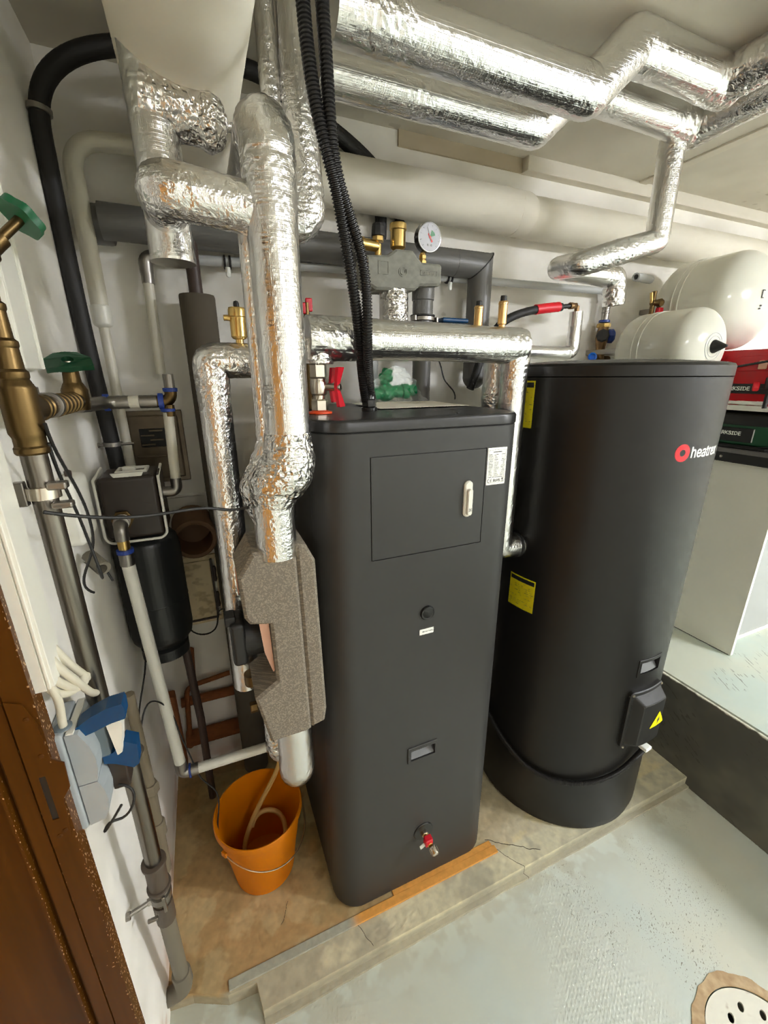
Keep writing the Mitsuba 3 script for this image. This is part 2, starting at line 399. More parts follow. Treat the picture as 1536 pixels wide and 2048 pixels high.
def slabx(pts, x0, x1):
    """polygon in y-z, extruded along +x"""
    m = extr(Polygon(pts), x1 - x0)
    v = m.vertices
    m.vertices = np.stack([x0 + v[:, 2], v[:, 0], v[:, 1]], 1)
    return m
def rrect(hx, hy, R, n=8):
    out = []
    for cx, cy, a0 in ((hx - R, hy - R, 0), (-hx + R, hy - R, 90), (-hx + R, -hy + R, 180), (hx - R, -hy + R, 270)):
        for k in range(n + 1):
            t = math.radians(a0 + 90 * k / n)
            out.append((cx + R * math.cos(t), cy + R * math.sin(t)))
    return np.array(out)
def loft(levels):
    """levels: list of (ring n x 2, z); capped"""
    n = len(levels[0][0])
    V = np.vstack([np.c_[ring, np.full(n, z)] for ring, z in levels])
    F = []
    for k in range(len(levels) - 1):
        for i in range(n):
            j = (i + 1) % n
            a, b = k * n, (k + 1) * n
            F += [(a + i, a + j, b + j), (a + i, b + j, b + i)]
    c0, c1 = len(V), len(V) + 1
    V = np.vstack([V, [*levels[0][0].mean(0), levels[0][1]], [*levels[-1][0].mean(0), levels[-1][1]]])
    b = (len(levels) - 1) * n
    for i in range(n):
        j = (i + 1) % n
        F += [(j, i, c0), (b + i, b + j, c1)]
    return M(V, F)
def words(s, h, o, x, z, bold=False, depth=0.0006, sx=1.0):
    """lettering whose capitals are h tall, starting at o, reading along x, facing z"""
    t = meshkit.text_mesh(s, h, depth, bold)
    t.vertices[:, 0] *= sx
    return put(t, o, z, x)
def man(m):
    return manifold3d.Manifold(manifold3d.Mesh(np.asarray(m.vertices, np.float32), np.asarray(m.faces, np.uint32)))
def clean(m):
    m = trimesh.Trimesh(m.vertices, m.faces, process=True)
    return m
def cut(a, *bs):
    r = man(clean(a))
    for b in bs:
        r = r - man(clean(b))
    o = r.to_mesh()
    return M(o.vert_properties[:, :3], o.tri_verts)
def union(*ms):
    r = man(clean(ms[0]))
    for b in ms[1:]:
        r = r + man(clean(b))
    o = r.to_mesh()
    return M(o.vert_properties[:, :3], o.tri_verts)

X_, Y_, Z_ = A(1, 0, 0), A(0, 1, 0), A(0, 0, 1)
CEIL, PAD, YB, XL = 2.60, 0.05, 1.70, -0.30

# ------------------------------------------------------------------ the setting
def struct(key, mesh, m, label=None, smooth=False):
    k = add(key, mesh, m, smooth)
    if '__' not in k:
        tag(k, label, None, None, 'structure')
    return k
HOLE = A(1.188, 0.161)
fl = cut(bx(-2.2, 1.80, -3.0, 1.9, -0.12, 0.0), cyl((HOLE[0], HOLE[1], -0.2), Z_, 0.150, 0.5, 48))
struct('floor', fl, 'm_floor', 'pale sage painted concrete floor in front of the plinth, worn and speckled')
struct('floor__drain_pit', bx(0.98, 1.40, -0.05, 0.38, -0.13, -0.121), 'm_black')
# concrete plinth under the tanks, with a bevelled front edge and a set-back left end
pad = [(-0.30, 1.70), (-0.30, 0.895), (-0.235, 0.885), (-0.14, 0.84), (-0.06, 0.835), (-0.05, 0.768), (1.795, 0.768), (1.795, 1.70)]
pm = extr(Polygon(pad), PAD - 0.001)
pm = pm.subdivide_to_size(0.06)
v = pm.vertices.copy()
fr = (v[:, 1] < 0.775) & (v[:, 2] < 0.01)
v[fr, 1] = 0.752 + 0.006 * (meshkit.fbm(np.c_[v[fr, 0] * 14, v[fr, 1] * 0, v[fr, 2] * 0], 3) - 0.5)
pm = M(v, pm.faces)
struct('plinth', pm, 'm_pad', 'stained concrete plinth under the two black tanks, cracked along its front edge')
struct('plinth__edge_strip', cat(rb(-0.137, 0.818, 0.845, 0.872, PAD - 0.004, PAD + 0.004, 0.002), rb(0.40, 0.81, 0.870, 0.893, PAD - 0.004, PAD + 0.003, 0.002)), 'm_strip')
struct('raised_platform', bx(1.797, 4.7, -3.0, 1.75, -0.1, 0.468), 'm_platform', 'pale painted raised platform to the right of the tanks')
struct('platform_riser', rb(1.785, 1.797, -3.0, 1.70, 0.0, 0.462, 0.003), 'm_riser', 'dark grey painted riser of the raised platform, rough along its top')
struct('wall_back', bx(-0.42, 4.7, YB, YB + 0.1, -0.1, CEIL + 0.1), 'm_wall', 'whitewashed plaster wall behind the tanks and pipes')
wl = cut(bx(-0.48, XL, -3.0, 1.8, -0.1, CEIL + 0.1), bx(-0.6, -0.2, -0.30, 0.705, -0.2, 2.16))
struct('wall_left', wl, 'm_wall', 'whitewashed plaster wall at the left, stained near the floor')
struct('wall_right', bx(4.7, 4.8, -3.0, 1.8, -0.1, CEIL + 0.1), 'm_wall', 'plaster wall at the far right')
struct('wall_front', bx(-2.2, 4.8, -3.1, -3.0, -0.1, CEIL + 0.1), 'm_wall', 'plaster wall behind the camera')
struct('wall_hall', cat(bx(-2.3, -2.2, -3.0, 1.9, -0.1, CEIL + 0.1), bx(-2.2, -0.48, 1.8, 1.9, -0.1, CEIL + 0.1)), 'm_wall', 'plaster walls of the dark hall beyond the door')
struct('ceiling', bx(-2.3, 4.8, -3.1, 1.9, CEIL, CEIL + 0.1), 'm_ceiling', 'beige painted ceiling with a joint strip')
struct('ceiling__joint_strip', rb(1.985, 2.035, -3.0, 1.655, CEIL - 0.008, CEIL + 0.003, 0.003), 'm_trim')
struct('trim_1', rb(1.345, 4.7, 1.655, YB + 0.005, CEIL - 0.052, CEIL + 0.002, 0.004), 'm_trim', 'painted batten along the top of the back wall')
struct('trim_2', bx(0.78, 1.344, 1.690, YB + 0.004, CEIL - 0.050, CEIL), 'm_bare_wood', 'bare brown wood where the batten is missing')
struct('trim_3', rb(-0.30, 0.30, 1.693, YB + 0.01, 1.318, 1.330, 0.004), 'm_wall', 'low plaster ledge across the back wall at the left')

# door jamb of brown lacquered steel at the left, strike plate with latch hole
JY = 0.674
steps = [(-0.286, JY), (-0.286, JY + 0.03), (-0.60, JY + 0.03), (-0.60, JY + 0.010), (-0.362, JY + 0.010), (-0.360, JY - 0.004), (-0.3555, JY - 0.004), (-0.3535, JY + 0.012), (-0.348, JY + 0.012), (-0.346, JY + 0.001), (-0.3235, JY + 0.001), (-0.3225, JY + 0.004), (-0.3215, JY + 0.004), (-0.3205, JY)]
jm = extr(Polygon(steps), 2.15)
struct('door_frame', jm, 'm_lacquer', 'brown lacquered door frame at the left edge')
pl = slab([(-0.3195, 1.30), (-0.3195, 1.00), (-0.292, 1.01), (-0.289, 1.05), (-0.287, 1.095), (-0.274, 1.115), (-0.272, 1.165), (-0.287, 1.178), (-0.290, 1.25), (-0.30, 1.29)], JY - 0.003, JY - 0.0005)
hole = bx(-0.309, -0.300, JY - 0.02, JY + 0.02, 1.058, 1.150)
struct('door_frame__strike_plate', cut(pl, hole), 'm_lacquer')
struct('door_frame__strike_plate__latch_hole', bx(-0.310, -0.299, JY - 0.0012, JY - 0.0004, 1.056, 1.152), 'm_black')
for i, (sx, sz) in enumerate([(-0.300, 1.262), (-0.297, 1.03), (-0.297, 1.19), (-0.306, 1.022)]):
    struct('door_frame__strike_plate__screw', put(lathe([(0.0042, 0), (0.0038, 0.0012), (0.0016, 0.0018), (0, 0.0012)], 14), (sx, JY - 0.0028, sz), -Y_), 'm_lacquer', smooth=35)
# the open door leaf beyond the frame (seen in the foil's reflections only)
h0, hd = A(-0.47, -0.28, 0), A(-0.60, 0.80, 0)
leaf = put(rb(0, 0.88, -0.02, 0.02, 0.01, 2.08, 0.004), h0, Z_, hd)
struct('door_1', leaf, 'm_doorwood', 'orange brown varnished door leaf standing open')
# ------------------------------------------------------------------ lamps of the room (outside the frame)
def lamp(key, x0, x1, y0, y1, power, label):
    add(key + '__base', rb(x0 - 0.02, x1 + 0.02, y0 - 0.02, y1 + 0.02, CEIL - 0.03, CEIL - 0.001, 0.006), 'm_white_plastic')
    k = add(key + '__opal_cover', rb(x0, x1, y0, y1, CEIL - 0.16, CEIL - 0.031, 0.02), 'm_white_plastic')
    scene[k]['emitter'] = {'type': 'area', 'radiance': rgb(power)}
    tag(key, label, 'lamp')
lamp('ceiling_lamp', 3.00, 3.60, -1.40, -1.05, LAMP_MAIN, 'opal box lamp on the ceiling of the room to the right')
lamp('ceiling_lamp_001', 0.7, 1.3, -1.9, -1.55, LAMP_DOOR, 'opal box lamp on the ceiling behind the camera')

# ------------------------------------------------------------------ drain in the floor
dc = A(HOLE[0], HOLE[1], 0)
ringm = put(lathe([(0.146, -0.02), (0.149, -0.02), (0.149, -0.0005), (0.146, -0.001)], 48), dc)
tag('floor_drain', 'round painted floor drain cover with oval holes in a rusty brown ring', 'drain')
rust = []
g = 72
ang = np.arange(g) * 2 * np.pi / g
ro = 0.170 + 0.012 * (meshkit.fbm(np.c_[np.cos(ang) * 3, np.sin(ang) * 3, ang * 0], 3) - 0.5) * 2
ringp = Polygon(np.c_[ro * np.cos(ang), ro * np.sin(ang)]).difference(Point(0, 0).buffer(0.1425, 24))
mat('m_drain_ring', P(lambda p, n, uv: mix(S(160, 128, 92), S(206, 186, 150), fbm(p.x * 60, p.y * 60, 1.0, 4))), 0.8, spec=0.2)
mat('m_drain_plate', P(lambda p, n, uv: mix(S(222, 220, 204), S(150, 132, 106), smoothstep(0.58, 0.8, fbm(p.x * 30, p.y * 30, 1.0, 5)) * 0.7)), 0.5)
rg = extr(ringp, 0.004); rg.vertices += [dc[0], dc[1], -0.0015]
add('floor_drain__rim', rg, 'm_drain_ring')
plate = Point(0, 0).buffer(0.140, 24)
H = [(0.042, 0.091), (-0.008, 0.089), (0.082, 0.056), (0.03, 0.04), (-0.05, 0.055), (0.0, 0.0), (0.055, 0.0), (-0.05, 0.0), (-0.085, 0.03), (0.09, -0.03), (0.02, -0.05), (-0.04, -0.06)]
for hx, hy in H:
    a = math.atan2(hy, hx) if (hx or hy) else 0
    plate = plate.difference(affinity.translate(affinity.rotate(affinity.scale(Point(0, 0).buffer(1, 8), 0.0125, 0.0075), math.degrees(0.6)), hx, hy))
pt = extr(plate, 0.006); pt.vertices += [dc[0], dc[1], -0.008]
add('floor_drain__cover', pt, 'm_drain_plate')

# ------------------------------------------------------------------ square buffer tank
TX, TY = 0.503, 1.175
HX, HY = 0.289, 0.290
t = 'storage_tank'
tag(t, 'tall square black storage tank with rounded corners and a flush door on its front', 'tank')
base = rrect(HX, HY, 0.085, 10)
def lv(inset, z):
    return rrect(HX - inset, HY - inset, 0.085 - inset * 0.6, 10) + [TX, TY], z
FY = TY - HY
body = loft([lv(0.006, PAD + 0.001), lv(0.0, PAD + 0.008), lv(0.0, 1.628), lv(0.002, 1.630)])
# recessed hand grip is cut out of the front
grip = rb(0.456, 0.548, FY - 0.03, FY + 0.035, 0.612, 0.660, 0.004)
dw = bx(0.3405, 0.6645, FY - 0.03, FY + 0.0035, 1.3125, 1.5745)
add(t + '__body', cut(body, grip, dw), 'm_tank', 40)
add(t + '__lid', loft([lv(0.001, 1.6305), lv(-0.0015, 1.633), lv(-0.0015, 1.652), lv(0.003, 1.6585), lv(0.012, 1.660)]), 'm_tank_lid', 40)
add(t + '__door', rb(0.3425, 0.6625, FY - 0.0005, FY + 0.003, 1.3145, 1.5725, 0.0008), 'm_tank', 30)
lk = loft([(rrect(0.0125, 0.049, 0.0124), 0.0), (rrect(0.0125, 0.049, 0.0124), 0.004), (rrect(0.0095, 0.046, 0.0094), 0.007)])
add(t + '__door__latch', put(lk, (0.612, FY - 0.0005, 1.444), -Y_, X_), 'm_white_plastic', 35)
lk2 = loft([(rrect(0.0078, 0.036, 0.0077), 0.0), (rrect(0.0078, 0.036, 0.0077), 0.008), (rrect(0.006, 0.034, 0.0058), 0.0105)])
add(t + '__door__latch_lever', put(lk2, (0.6125, FY - 0.006, 1.437), -Y_, X_), 'm_white_plastic', 35)
add(t + '__door__latch_lock', cat(bx(0.6085, 0.6165, FY - 0.0172, FY - 0.0168, 1.413, 1.4135), bx(0.6085, 0.609, FY - 0.0172, FY - 0.0168, 1.413, 1.422), bx(0.616, 0.6165, FY - 0.0172, FY - 0.0168, 1.413, 1.422), bx(0.6085, 0.6165, FY - 0.0172, FY - 0.0168, 1.4215, 1.422), bx(0.6115, 0.6135, FY - 0.0172, FY - 0.0168, 1.415, 1.420)), 'm_ink')
# rating plate
lx0, lx1, lz0, lz1 = 0.668, 0.728, 1.474, 1.573
lb = add(t + '__rating_label', bx(lx0, lx1, FY - 0.0012, FY + 0.0005, lz0, lz1), 'm_label')
rr = random.Random(3)
ink = []
yk = FY - 0.0014
def bar(x0, x1, z, h=0.0012):
    ink.append(bx(x0, x1, yk - 0.0001, yk + 0.0002, z - h / 2, z + h / 2))
for z, h in ((lz1 - 0.006, 0.0004), (lz0 + 0.005, 0.0004)):
    bar(lx0 + 0.004, lx1 - 0.004, z, h)
for x in (lx0 + 0.004, lx1 - 0.004):
    ink.append(bx(x - 0.0002, x + 0.0002, yk - 0.0001, yk + 0.0002, lz0 + 0.005, lz1 - 0.006))
bar(lx0 + 0.017, lx0 + 0.044, lz1 - 0.0115, 0.0022)
z = lz1 - 0.018
while z > lz0 + 0.024:
    a = lx0 + 0.006
    bar(a, a + rr.uniform(0.006, 0.013), z)
    bar(lx0 + 0.022, lx0 + 0.022 + rr.uniform(0.006, 0.016), z)
    if rr.random() > 0.3: bar(lx1 - 0.006 - rr.uniform(0.005, 0.012), lx1 - 0.006, z)
    ink.append(bx(lx0 + 0.005, lx1 - 0.005, yk, yk + 0.0002, z - 0.0022, z - 0.0020))
    z -= 0.0043
bar(lx0 + 0.006, lx1 - 0.008, lz0 + 0.0205, 0.0014)
add(t + '__rating_label__print', cat(*ink), 'm_ink')
for cx in (0.676, 0.684):
    a = np.linspace(math.radians(65), math.radians(295), 14)
    path = np.c_[cx + 0.0034 * np.cos(a), a * 0 + yk, lz0 + 0.0112 + 0.0046 * np.sin(a)]
    add(t + '__rating_label__mark', tube(path, 0.0007, 6), 'm_ink')
add(t + '__rating_label__mark', bx(0.6815, 0.6855, yk - 0.0003, yk + 0.0003, lz0 + 0.0107, lz0 + 0.0118), 'm_ink')
add(t + '__rating_label__mark', words('RoHS', 0.0074, (0.6895, yk + 0.0003, lz0 + 0.0078), X_, -Y_, True, sx=0.86), 'm_ink')
add(t + '__rating_label__mark', cat(slab([(0.7160, lz0 + 0.017), (0.7225, lz0 + 0.017), (0.7205, lz0 + 0.0105), (0.718, lz0 + 0.0105)], yk - 0.0003, yk + 0.0002), bx(0.716, 0.7225, yk - 0.0003, yk + 0.0002, lz0 + 0.007, lz0 + 0.0085)), 'm_ink')
# round plug and its small white tag
add(t + '__round_plug', put(lathe([(0.0215, -0.001), (0.0215, 0.003), (0.0195, 0.0062), (0.0165, 0.0068), (0.014, 0.0055), (0, 0.0050)], 40), (0.503, FY, 1.130), -Y_), 'm_black_gloss', 35)
add(t + '__name_tag', bx(0.481, 0.525, FY - 0.0010, FY + 0.0005, 1.062, 1.0795), 'm_label')
add(t + '__name_tag__print', words('Water Pump', 0.0042, (0.4895, FY - 0.0009, 1.0692), X_, -Y_), 'm_ink')
# hand grip: frame and sloping scoop
gf = cut(rb(0.450, 0.554, FY - 0.0045, FY + 0.004, 0.607, 0.667, 0.003), bx(0.461, 0.545, FY - 0.02, FY + 0.02, 0.616, 0.654))
add(t + '__grip_frame', gf, 'm_tank', 30)
sc = slabx([(FY - 0.002, 0.613), (FY + 0.034, 0.647), (FY + 0.0345, 0.655), (FY + 0.035, 0.6125)], 0.457, 0.547)
add(t + '__grip_scoop', sc, 'm_dark_recess')
# drain valve at the foot
dv = A(0.515, FY, 0.281)
add(t + '__drain_valve__rosette', put(lathe([(0.036, -0.001), (0.036, 0.002), (0.034, 0.004), (0.018, 0.0045), (0, 0.0045)], 36), dv, -Y_), 'm_black_gloss', 35)
add(t + '__drain_valve__nut', hexa(dv + A(0, -0.003, 0), -Y_, 0.0125, 0.014), 'm_nickel')
add(t + '__drain_valve__body', cyl(dv + A(0, -0.012, 0), -Y_, 0.009, 0.04, 20, 0.001), 'm_brass', 35)
add(t + '__drain_valve__handle', rb(0.500, 0.527, FY - 0.049, FY - 0.026, 0.272, 0.300, 0.004), 'm_red', 30)
sp = put(lathe([(0.0, 0.026), (0.008, 0.0255), (0.0125, 0.022), (0.0135, 0.014), (0.0135, 0.003), (0.0125, 0)], 24), dv + A(0.006, -0.052, -0.006), A(0.05, -0.9, -0.35))
add(t + '__drain_valve__cap', sp, 'm_nickel', 35)
for k in range(10):
    a = k * 2 * math.pi / 10
    X, Y, Z = frame(A(0.05, -0.9, -0.35))
    c = dv + A(0.006, -0.052, -0.006) + 0.0135 * (math.cos(a) * X + math.sin(a) * Y) + Z * 0.004
    add(t + '__drain_valve__cap__rib', cyl(c, Z, 0.0014, 0.013, 6), 'm_nickel')
add(t + '__drain_valve__tag', put(rb(-0.026, 0.0, -0.006, 0.006, -0.0004, 0.0004, 0.0003), dv + A(-0.004, -0.03, -0.014), A(0.1, -0.9, 0.4), A(1, 0.2, 0.15)), 'm_label')
# cable gland on the lid
gl = A(0.424, 1.10, 1.660)
add(t + '__cable_gland__base', cyl(gl, Z_, 0.021, 0.010, 28, 0.001), 'm_black_gloss', 35)
add(t + '__cable_gland__nut', hexa(gl + A(0, 0, 0.010), Z_, 0.0205, 0.022), 'm_black_gloss')
add(t + '__cable_gland__collar', put(lathe([(0.019, 0), (0.017, 0.010), (0.014, 0.012)], 24), gl + A(0, 0, 0.032)), 'm_black_gloss', 35)
for sx, sy in ((0.385, 1.395), (0.60, 0.93), (0.60, 1.40)):
    add(t + '__lid__screw', put(lathe([(0.004, 0), (0.0035, 0.002), (0, 0.0025)], 12), (sx, sy, 1.6598)), 'm_black', 35)
# things lying on the lid
k = add('paper_sheet', slab([(0.46, 1.6606), (0.76, 1.6606), (0.76, 1.6622), (0.46, 1.6622)], 1.16, 1.40), 'm_paper')
vv = trimesh.creation.box(extents=(0.30, 0.24, 0.0012)).subdivide_to_size(0.03)
vv.vertices += [0.612, 1.24, 1.6625]
vv.vertices[:, 2] += 0.0045 * np.clip(meshkit.fbm(vv.vertices * [7, 7, 0], 2), 0, 1)
scene[k] = mikit.ply(vv, 'm_paper', False)
tag('paper_sheet', 'crumpled pale paper sheet lying on top of the square tank', 'paper')
# ------------------------------------------------------------------ bag with green fittings behind the paper
bag_c = A(0.645, 1.415, 1.661)
def elbow_fit(c, dx, L, r, key):
    add(key, put(lathe([(r * 0.72, 0), (r * 0.72, L * 0.3), (r, L * 0.32), (r * 1.06, L * 0.5), (r, L * 0.62), (r * 0.75, L * 0.64), (r * 0.75, L)], 22), c, dx), 'm_green_pipe', 35)
tag('bagged_fittings', 'clear plastic bag of green pipe fittings on top of the square tank', 'bag')
elbow_fit(bag_c + A(-0.085, 0.0, 0.030), A(1, 0.1, 0.08), 0.11, 0.028, 'bagged_fittings__green_fitting')
elbow_fit(bag_c + A(0.005, 0.005, 0.034), A(1, -0.1, 0.1), 0.075, 0.026, 'bagged_fittings__green_fitting')
elbow_fit(bag_c + A(-0.03, 0.03, 0.060), A(0.3, 0.1, 1), 0.055, 0.025, 'bagged_fittings__green_fitting')
bag = trimesh.creation.icosphere(subdivisions=5, radius=1.0)
bv = bag.vertices.copy()
prof = np.where(bv[:, 2] > 0, 1 - 0.45 * np.maximum(bv[:, 2], 0) ** 1.3, 1.0)
bv = np.c_[bv[:, 0] * 0.122 * prof, bv[:, 1] * 0.05 * prof, np.maximum(bv[:, 2], -0.02) * 0.125]
bv += (meshkit.fbm(bv * 26, 3, 4)[:, None] - 0.5) * 0.03 * np.sign(bv + 1e-9) * [1, 1, 0.5]
bv[:, 2] = np.maximum(bv[:, 2], 0.001)
add('bagged_fittings__film', M(bv + bag_c + A(0.0, 0.005, 0), bag.faces), 'm_film', 60)
# ------------------------------------------------------------------ round tank
CX, CY, CR = 1.302, 1.093, 0.343
t = 'cylinder_tank'
tag(t, 'tall round black water tank with a red and white logo, right of the square tank', 'tank')
def arcpt(deg, z, r=CR):
    a = math.radians(deg)
    return A(CX + r * math.cos(a), CY + r * math.sin(a), z)
def wrap(mesh, off=0.0):
    """mesh in local (arc length, height, depth) -> onto the tank's wall; x = metres along the wall from angle -90, y = z, z = outwards"""
    v = mesh.vertices
    a = -math.pi / 2 + v[:, 0] / CR
    r = CR + v[:, 2] + off
    return M(np.c_[CX + r * np.cos(a), CY + r * np.sin(a), v[:, 1]], mesh.faces)
def arc(deg):
    return (math.radians(deg) + math.pi / 2) * CR
prof = [(0.330, PAD + 0.001), (0.336, PAD + 0.006), (0.338, PAD + 0.034), (CR, PAD + 0.040), (CR, 0.30), (CR, 0.9), (CR, 1.745)]
cb = lathe(prof, 160); cb.vertices += [CX, CY, 0]
gx0, gx1, gz0, gz1 = arc(-97), arc(-80.5), 0.776, 0.826
gc = wrap(clean(bx(gx0, gx1, gz0, gz1, -0.045, 0.03)).subdivide().subdivide().subdivide())
add(t + '__body', cut(cb, gc), 'm_cylinder', 30)
lid = lathe([(CR - 0.004, 1.7455), (CR + 0.001, 1.748), (CR + 0.001, 1.776), (CR - 0.004, 1.783), (CR - 0.02, 1.787), (0.20, 1.796), (0, 1.799)], 120); lid.vertices += [CX, CY, 0]
add(t + '__lid', lid, 'm_cylinder', 30)
# lettering: red ring and white name
rc = arc(-100.0)
ring = extr(Point(0, 0).buffer(0.0255, 24).difference(Point(0, 0).buffer(0.0095, 16)), 0.0008); ring.vertices += [rc, 1.539, -0.0002]
add(t + '__logo_ring', wrap(ring.subdivide_to_size(0.01)), 'm_red_bright')
nm = meshkit.text_mesh('heatrex', 0.0305, 0.0008, True)
w = nm.bounds[1][0] - nm.bounds[0][0]
nm.vertices[:, 0] = (nm.vertices[:, 0] - nm.bounds[0][0]) * (arc(-70.5) - arc(-94.6)) / w
nm.vertices += [arc(-94.6), 1.5245, -0.0002]
add(t + '__logo_name', wrap(nm), 'm_label')
# recessed grip
gf = wrap(cut(rb(gx0 - 0.008, gx1 + 0.008, gz0 - 0.010, gz1 + 0.010, -0.004, 0.0035, 0.003), bx(gx0 + 0.003, gx1 - 0.003, gz0 + 0.002, gz1 - 0.002, -0.02, 0.02)).subdivide_to_size(0.015))
add(t + '__grip_frame', gf, 'm_cylinder', 30)
add(t + '__grip_scoop', wrap(slab([(gx0 + 0.001, -0.003), (gx1 - 0.001, -0.003), (gx1 - 0.001, -0.002), (gx0 + 0.001, -0.002)], 0, 1) if False else M(*(lambda q: (q.vertices, q.faces))(put(bx(gx0 + 0.001, gx1 - 0.001, 0, 0.052, -0.001, 0.001), (0, gz0 + 0.001, -0.003), A(0, 0.5, 0.866), X_).subdivide_to_size(0.015)))), 'm_dark_recess')
# heating element cover
jx0, jx1, jz0, jz1 = arc(-101.5), arc(-74.0), 0.470, 0.715
jl = loft([(rrect((jx1 - jx0) / 2, (jz1 - jz0) / 2, 0.016), -0.002), (rrect((jx1 - jx0) / 2, (jz1 - jz0) / 2, 0.016), 0.012), (rrect((jx1 - jx0) / 2 - 0.003, (jz1 - jz0) / 2 - 0.003, 0.014), 0.015)])
jl.vertices += [(jx0 + jx1) / 2, (jz0 + jz1) / 2, 0]
add(t + '__element_cover', wrap(jl.subdivide_to_size(0.02)), 'm_black', 25)
jl2 = loft([(rrect((jx1 - jx0) / 2 - 0.012, (jz1 - jz0) / 2 - 0.014, 0.010), 0.014), (rrect((jx1 - jx0) / 2 - 0.030, (jz1 - jz0) / 2 - 0.034, 0.008), 0.044), (rrect((jx1 - jx0) / 2 - 0.034, (jz1 - jz0) / 2 - 0.038, 0.006), 0.046)])
jl2.vertices += [(jx0 + jx1) / 2, (jz0 + jz1) / 2, 0]
add(t + '__element_cover__dome', wrap(jl2.subdivide_to_size(0.02)), 'm_black', 25)
for sx, sz in ((jx0 + 0.010, jz0 + 0.011), (jx1 - 0.010, jz0 + 0.011), (jx0 + 0.010, jz1 - 0.011), (jx1 - 0.010, jz1 - 0.011)):
    s_ = put(lathe([(0.0048, 0), (0.0042, 0.003), (0, 0.0042)], 12), (sx, sz, 0.0145), Z_)
    add(t + '__element_cover__screw', wrap(s_), 'm_nickel', 35)
tx, tz = (jx0 + jx1) / 2 + 0.022, 0.602
tri = extr(Polygon([(-0.031, -0.026), (0.031, -0.026), (0, 0.028)]).buffer(0.003), 0.0008); tri = clean(tri).subdivide().subdivide(); tri.vertices = tri.vertices + A(tx, tz, 0.0472)
add(t + '__element_cover__warning_sign', wrap(tri), 'm_yellow')
bolt = extr(Polygon([(0.004, 0.015), (-0.006, -0.002), (-0.001, -0.001), (-0.004, -0.016), (0.007, 0.003), (0.001, 0.002)]), 0.0006); bolt.vertices += [tx, tz - 0.005, 0.0481]
add(t + '__element_cover__warning_sign__bolt', wrap(bolt), 'm_ink')
# corrugated cable from the cover, slung round the tank
ca = [(-84.6, 0.462, 0.030), (-85.5, 0.44, 0.026), (-88, 0.405, 0.017), (-94, 0.372, 0.013), (-103, 0.346, 0.0125), (-114, 0.322, 0.0125), (-125, 0.306, 0.0125), (-136, 0.299, 0.0125), (-148, 0.304, 0.0125), (-160, 0.330, 0.0125), (-170, 0.362, 0.0125), (-182, 0.40, 0.0125), (-200, 0.44, 0.0125)]
cp = spline([arcpt(a, z, CR + o) for a, z, o in ca], 160)
add('element_cable', conduit(cp, 0.0105, 0.0055, 12, 0.16), 'm_conduit', 40)
tag('element_cable', 'black corrugated cable slung round the foot of the round tank', 'cable')
add(t + '__element_cover__cable_clip', wrap(rb(arc(-87.2), arc(-81.8), 0.452, 0.466, 0.014, 0.046, 0.004)), 'm_label', 30)
# yellow data labels
def ylabel(key, d0, d1, z0, z1, tilt=0.0):
    m = bx(arc(d0), arc(d1), z0, z1, -0.0005, 0.0008).subdivide_to_size(0.012)
    add(key, wrap(m), 'm_yellow_dull')
    k = bx(arc(d0) + 0.004, arc(d1) - 0.004, z1 - 0.020, z1 - 0.005, 0.0004, 0.0012).subdivide_to_size(0.012)
    add(key + '__heading', wrap(k), 'm_black')
    r = random.Random(int(abs(d0)) + 1)
    lines = []
    z = z1 - 0.027
    while z > z0 + 0.006:
        x = arc(d0) + 0.006
        while x < arc(d1) - 0.012:
            L = r.uniform(0.004, 0.016)
            if r.random() > 0.55: lines.append(bx(x, min(x + L, arc(d1) - 0.005), z - 0.0006, z + 0.0006, 0.0006, 0.0010))
            x += L + 0.006
        z -= 0.0075
    add(key + '__print', wrap(cat(*lines)), 'm_ink')
ylabel(t + '__data_label', -178.5, -160.7, 0.955, 1.078)
ylabel(t + '__data_label_001', -184, -174.6, 1.590, 1.735)
# ------------------------------------------------------------------ foil pipes
def foilpipe(key, label, m='m_foil', **kw):
    add(key, foil(**kw), m, 34)
    tag(key, label, 'pipe')
    return key
# manifold with its two down legs into the gap between the tanks
k = 'foil_manifold'
tag(k, 'thick foil wrapped manifold pipe running above the square tank', 'pipe')
my = 1.07
add(k + '__main_run', foil([(0.255, my, 1.838), (0.60, my, 1.838), (0.895, my, 1.833)], 0.049, 0.05, 0.0010, [((0.28, my, 1.83), 0.10, 0.006), ((0.88, my, 1.83), 0.08, 0.004), ((0.40, my, 1.84), 0.06, 0.003)], seed=3), 'm_foil_scrim', 34)
add(k + '__tee', foil([(0.278, my, 1.838), (0.278, my, 1.782)], 0.036, 0.05, 0.001, [((0.278, my, 1.80), 0.08, 0.005)], seed=8), 'm_foil_crumpled', 34)
add(k + '__leg', foil([(0.882, my, 1.845), (0.882, my, 1.45), (0.882, my, 1.19), (0.985, my, 1.188)], 0.0405, 0.03, 0.0008, [((0.882, my, 1.80), 0.07, 0.004)], seed=4), 'm_foil_scrim', 34)
add(k + '__leg', foil([(0.888, 1.17, 1.83), (0.888, 1.17, 1.40)], 0.036, 0.06, 0.0008, [((0.888, 1.17, 1.69), 0.05, 0.006)], seed=5), 'm_foil', 34)
add(k + '__leg_link', foil([(0.885, my, 1.835), (0.888, 1.19, 1.833)], 0.042, 0.06, 0.001, [((0.885, 1.12, 1.83), 0.08, 0.004)], seed=6), 'm_foil_crumpled', 34)
add(k + '__collar', put(lathe([(0.040, 0), (0.044, 0.003), (0.044, 0.010), (0.040, 0.013)], 32), (0.947, my, 1.188), X_), 'm_black', 35)
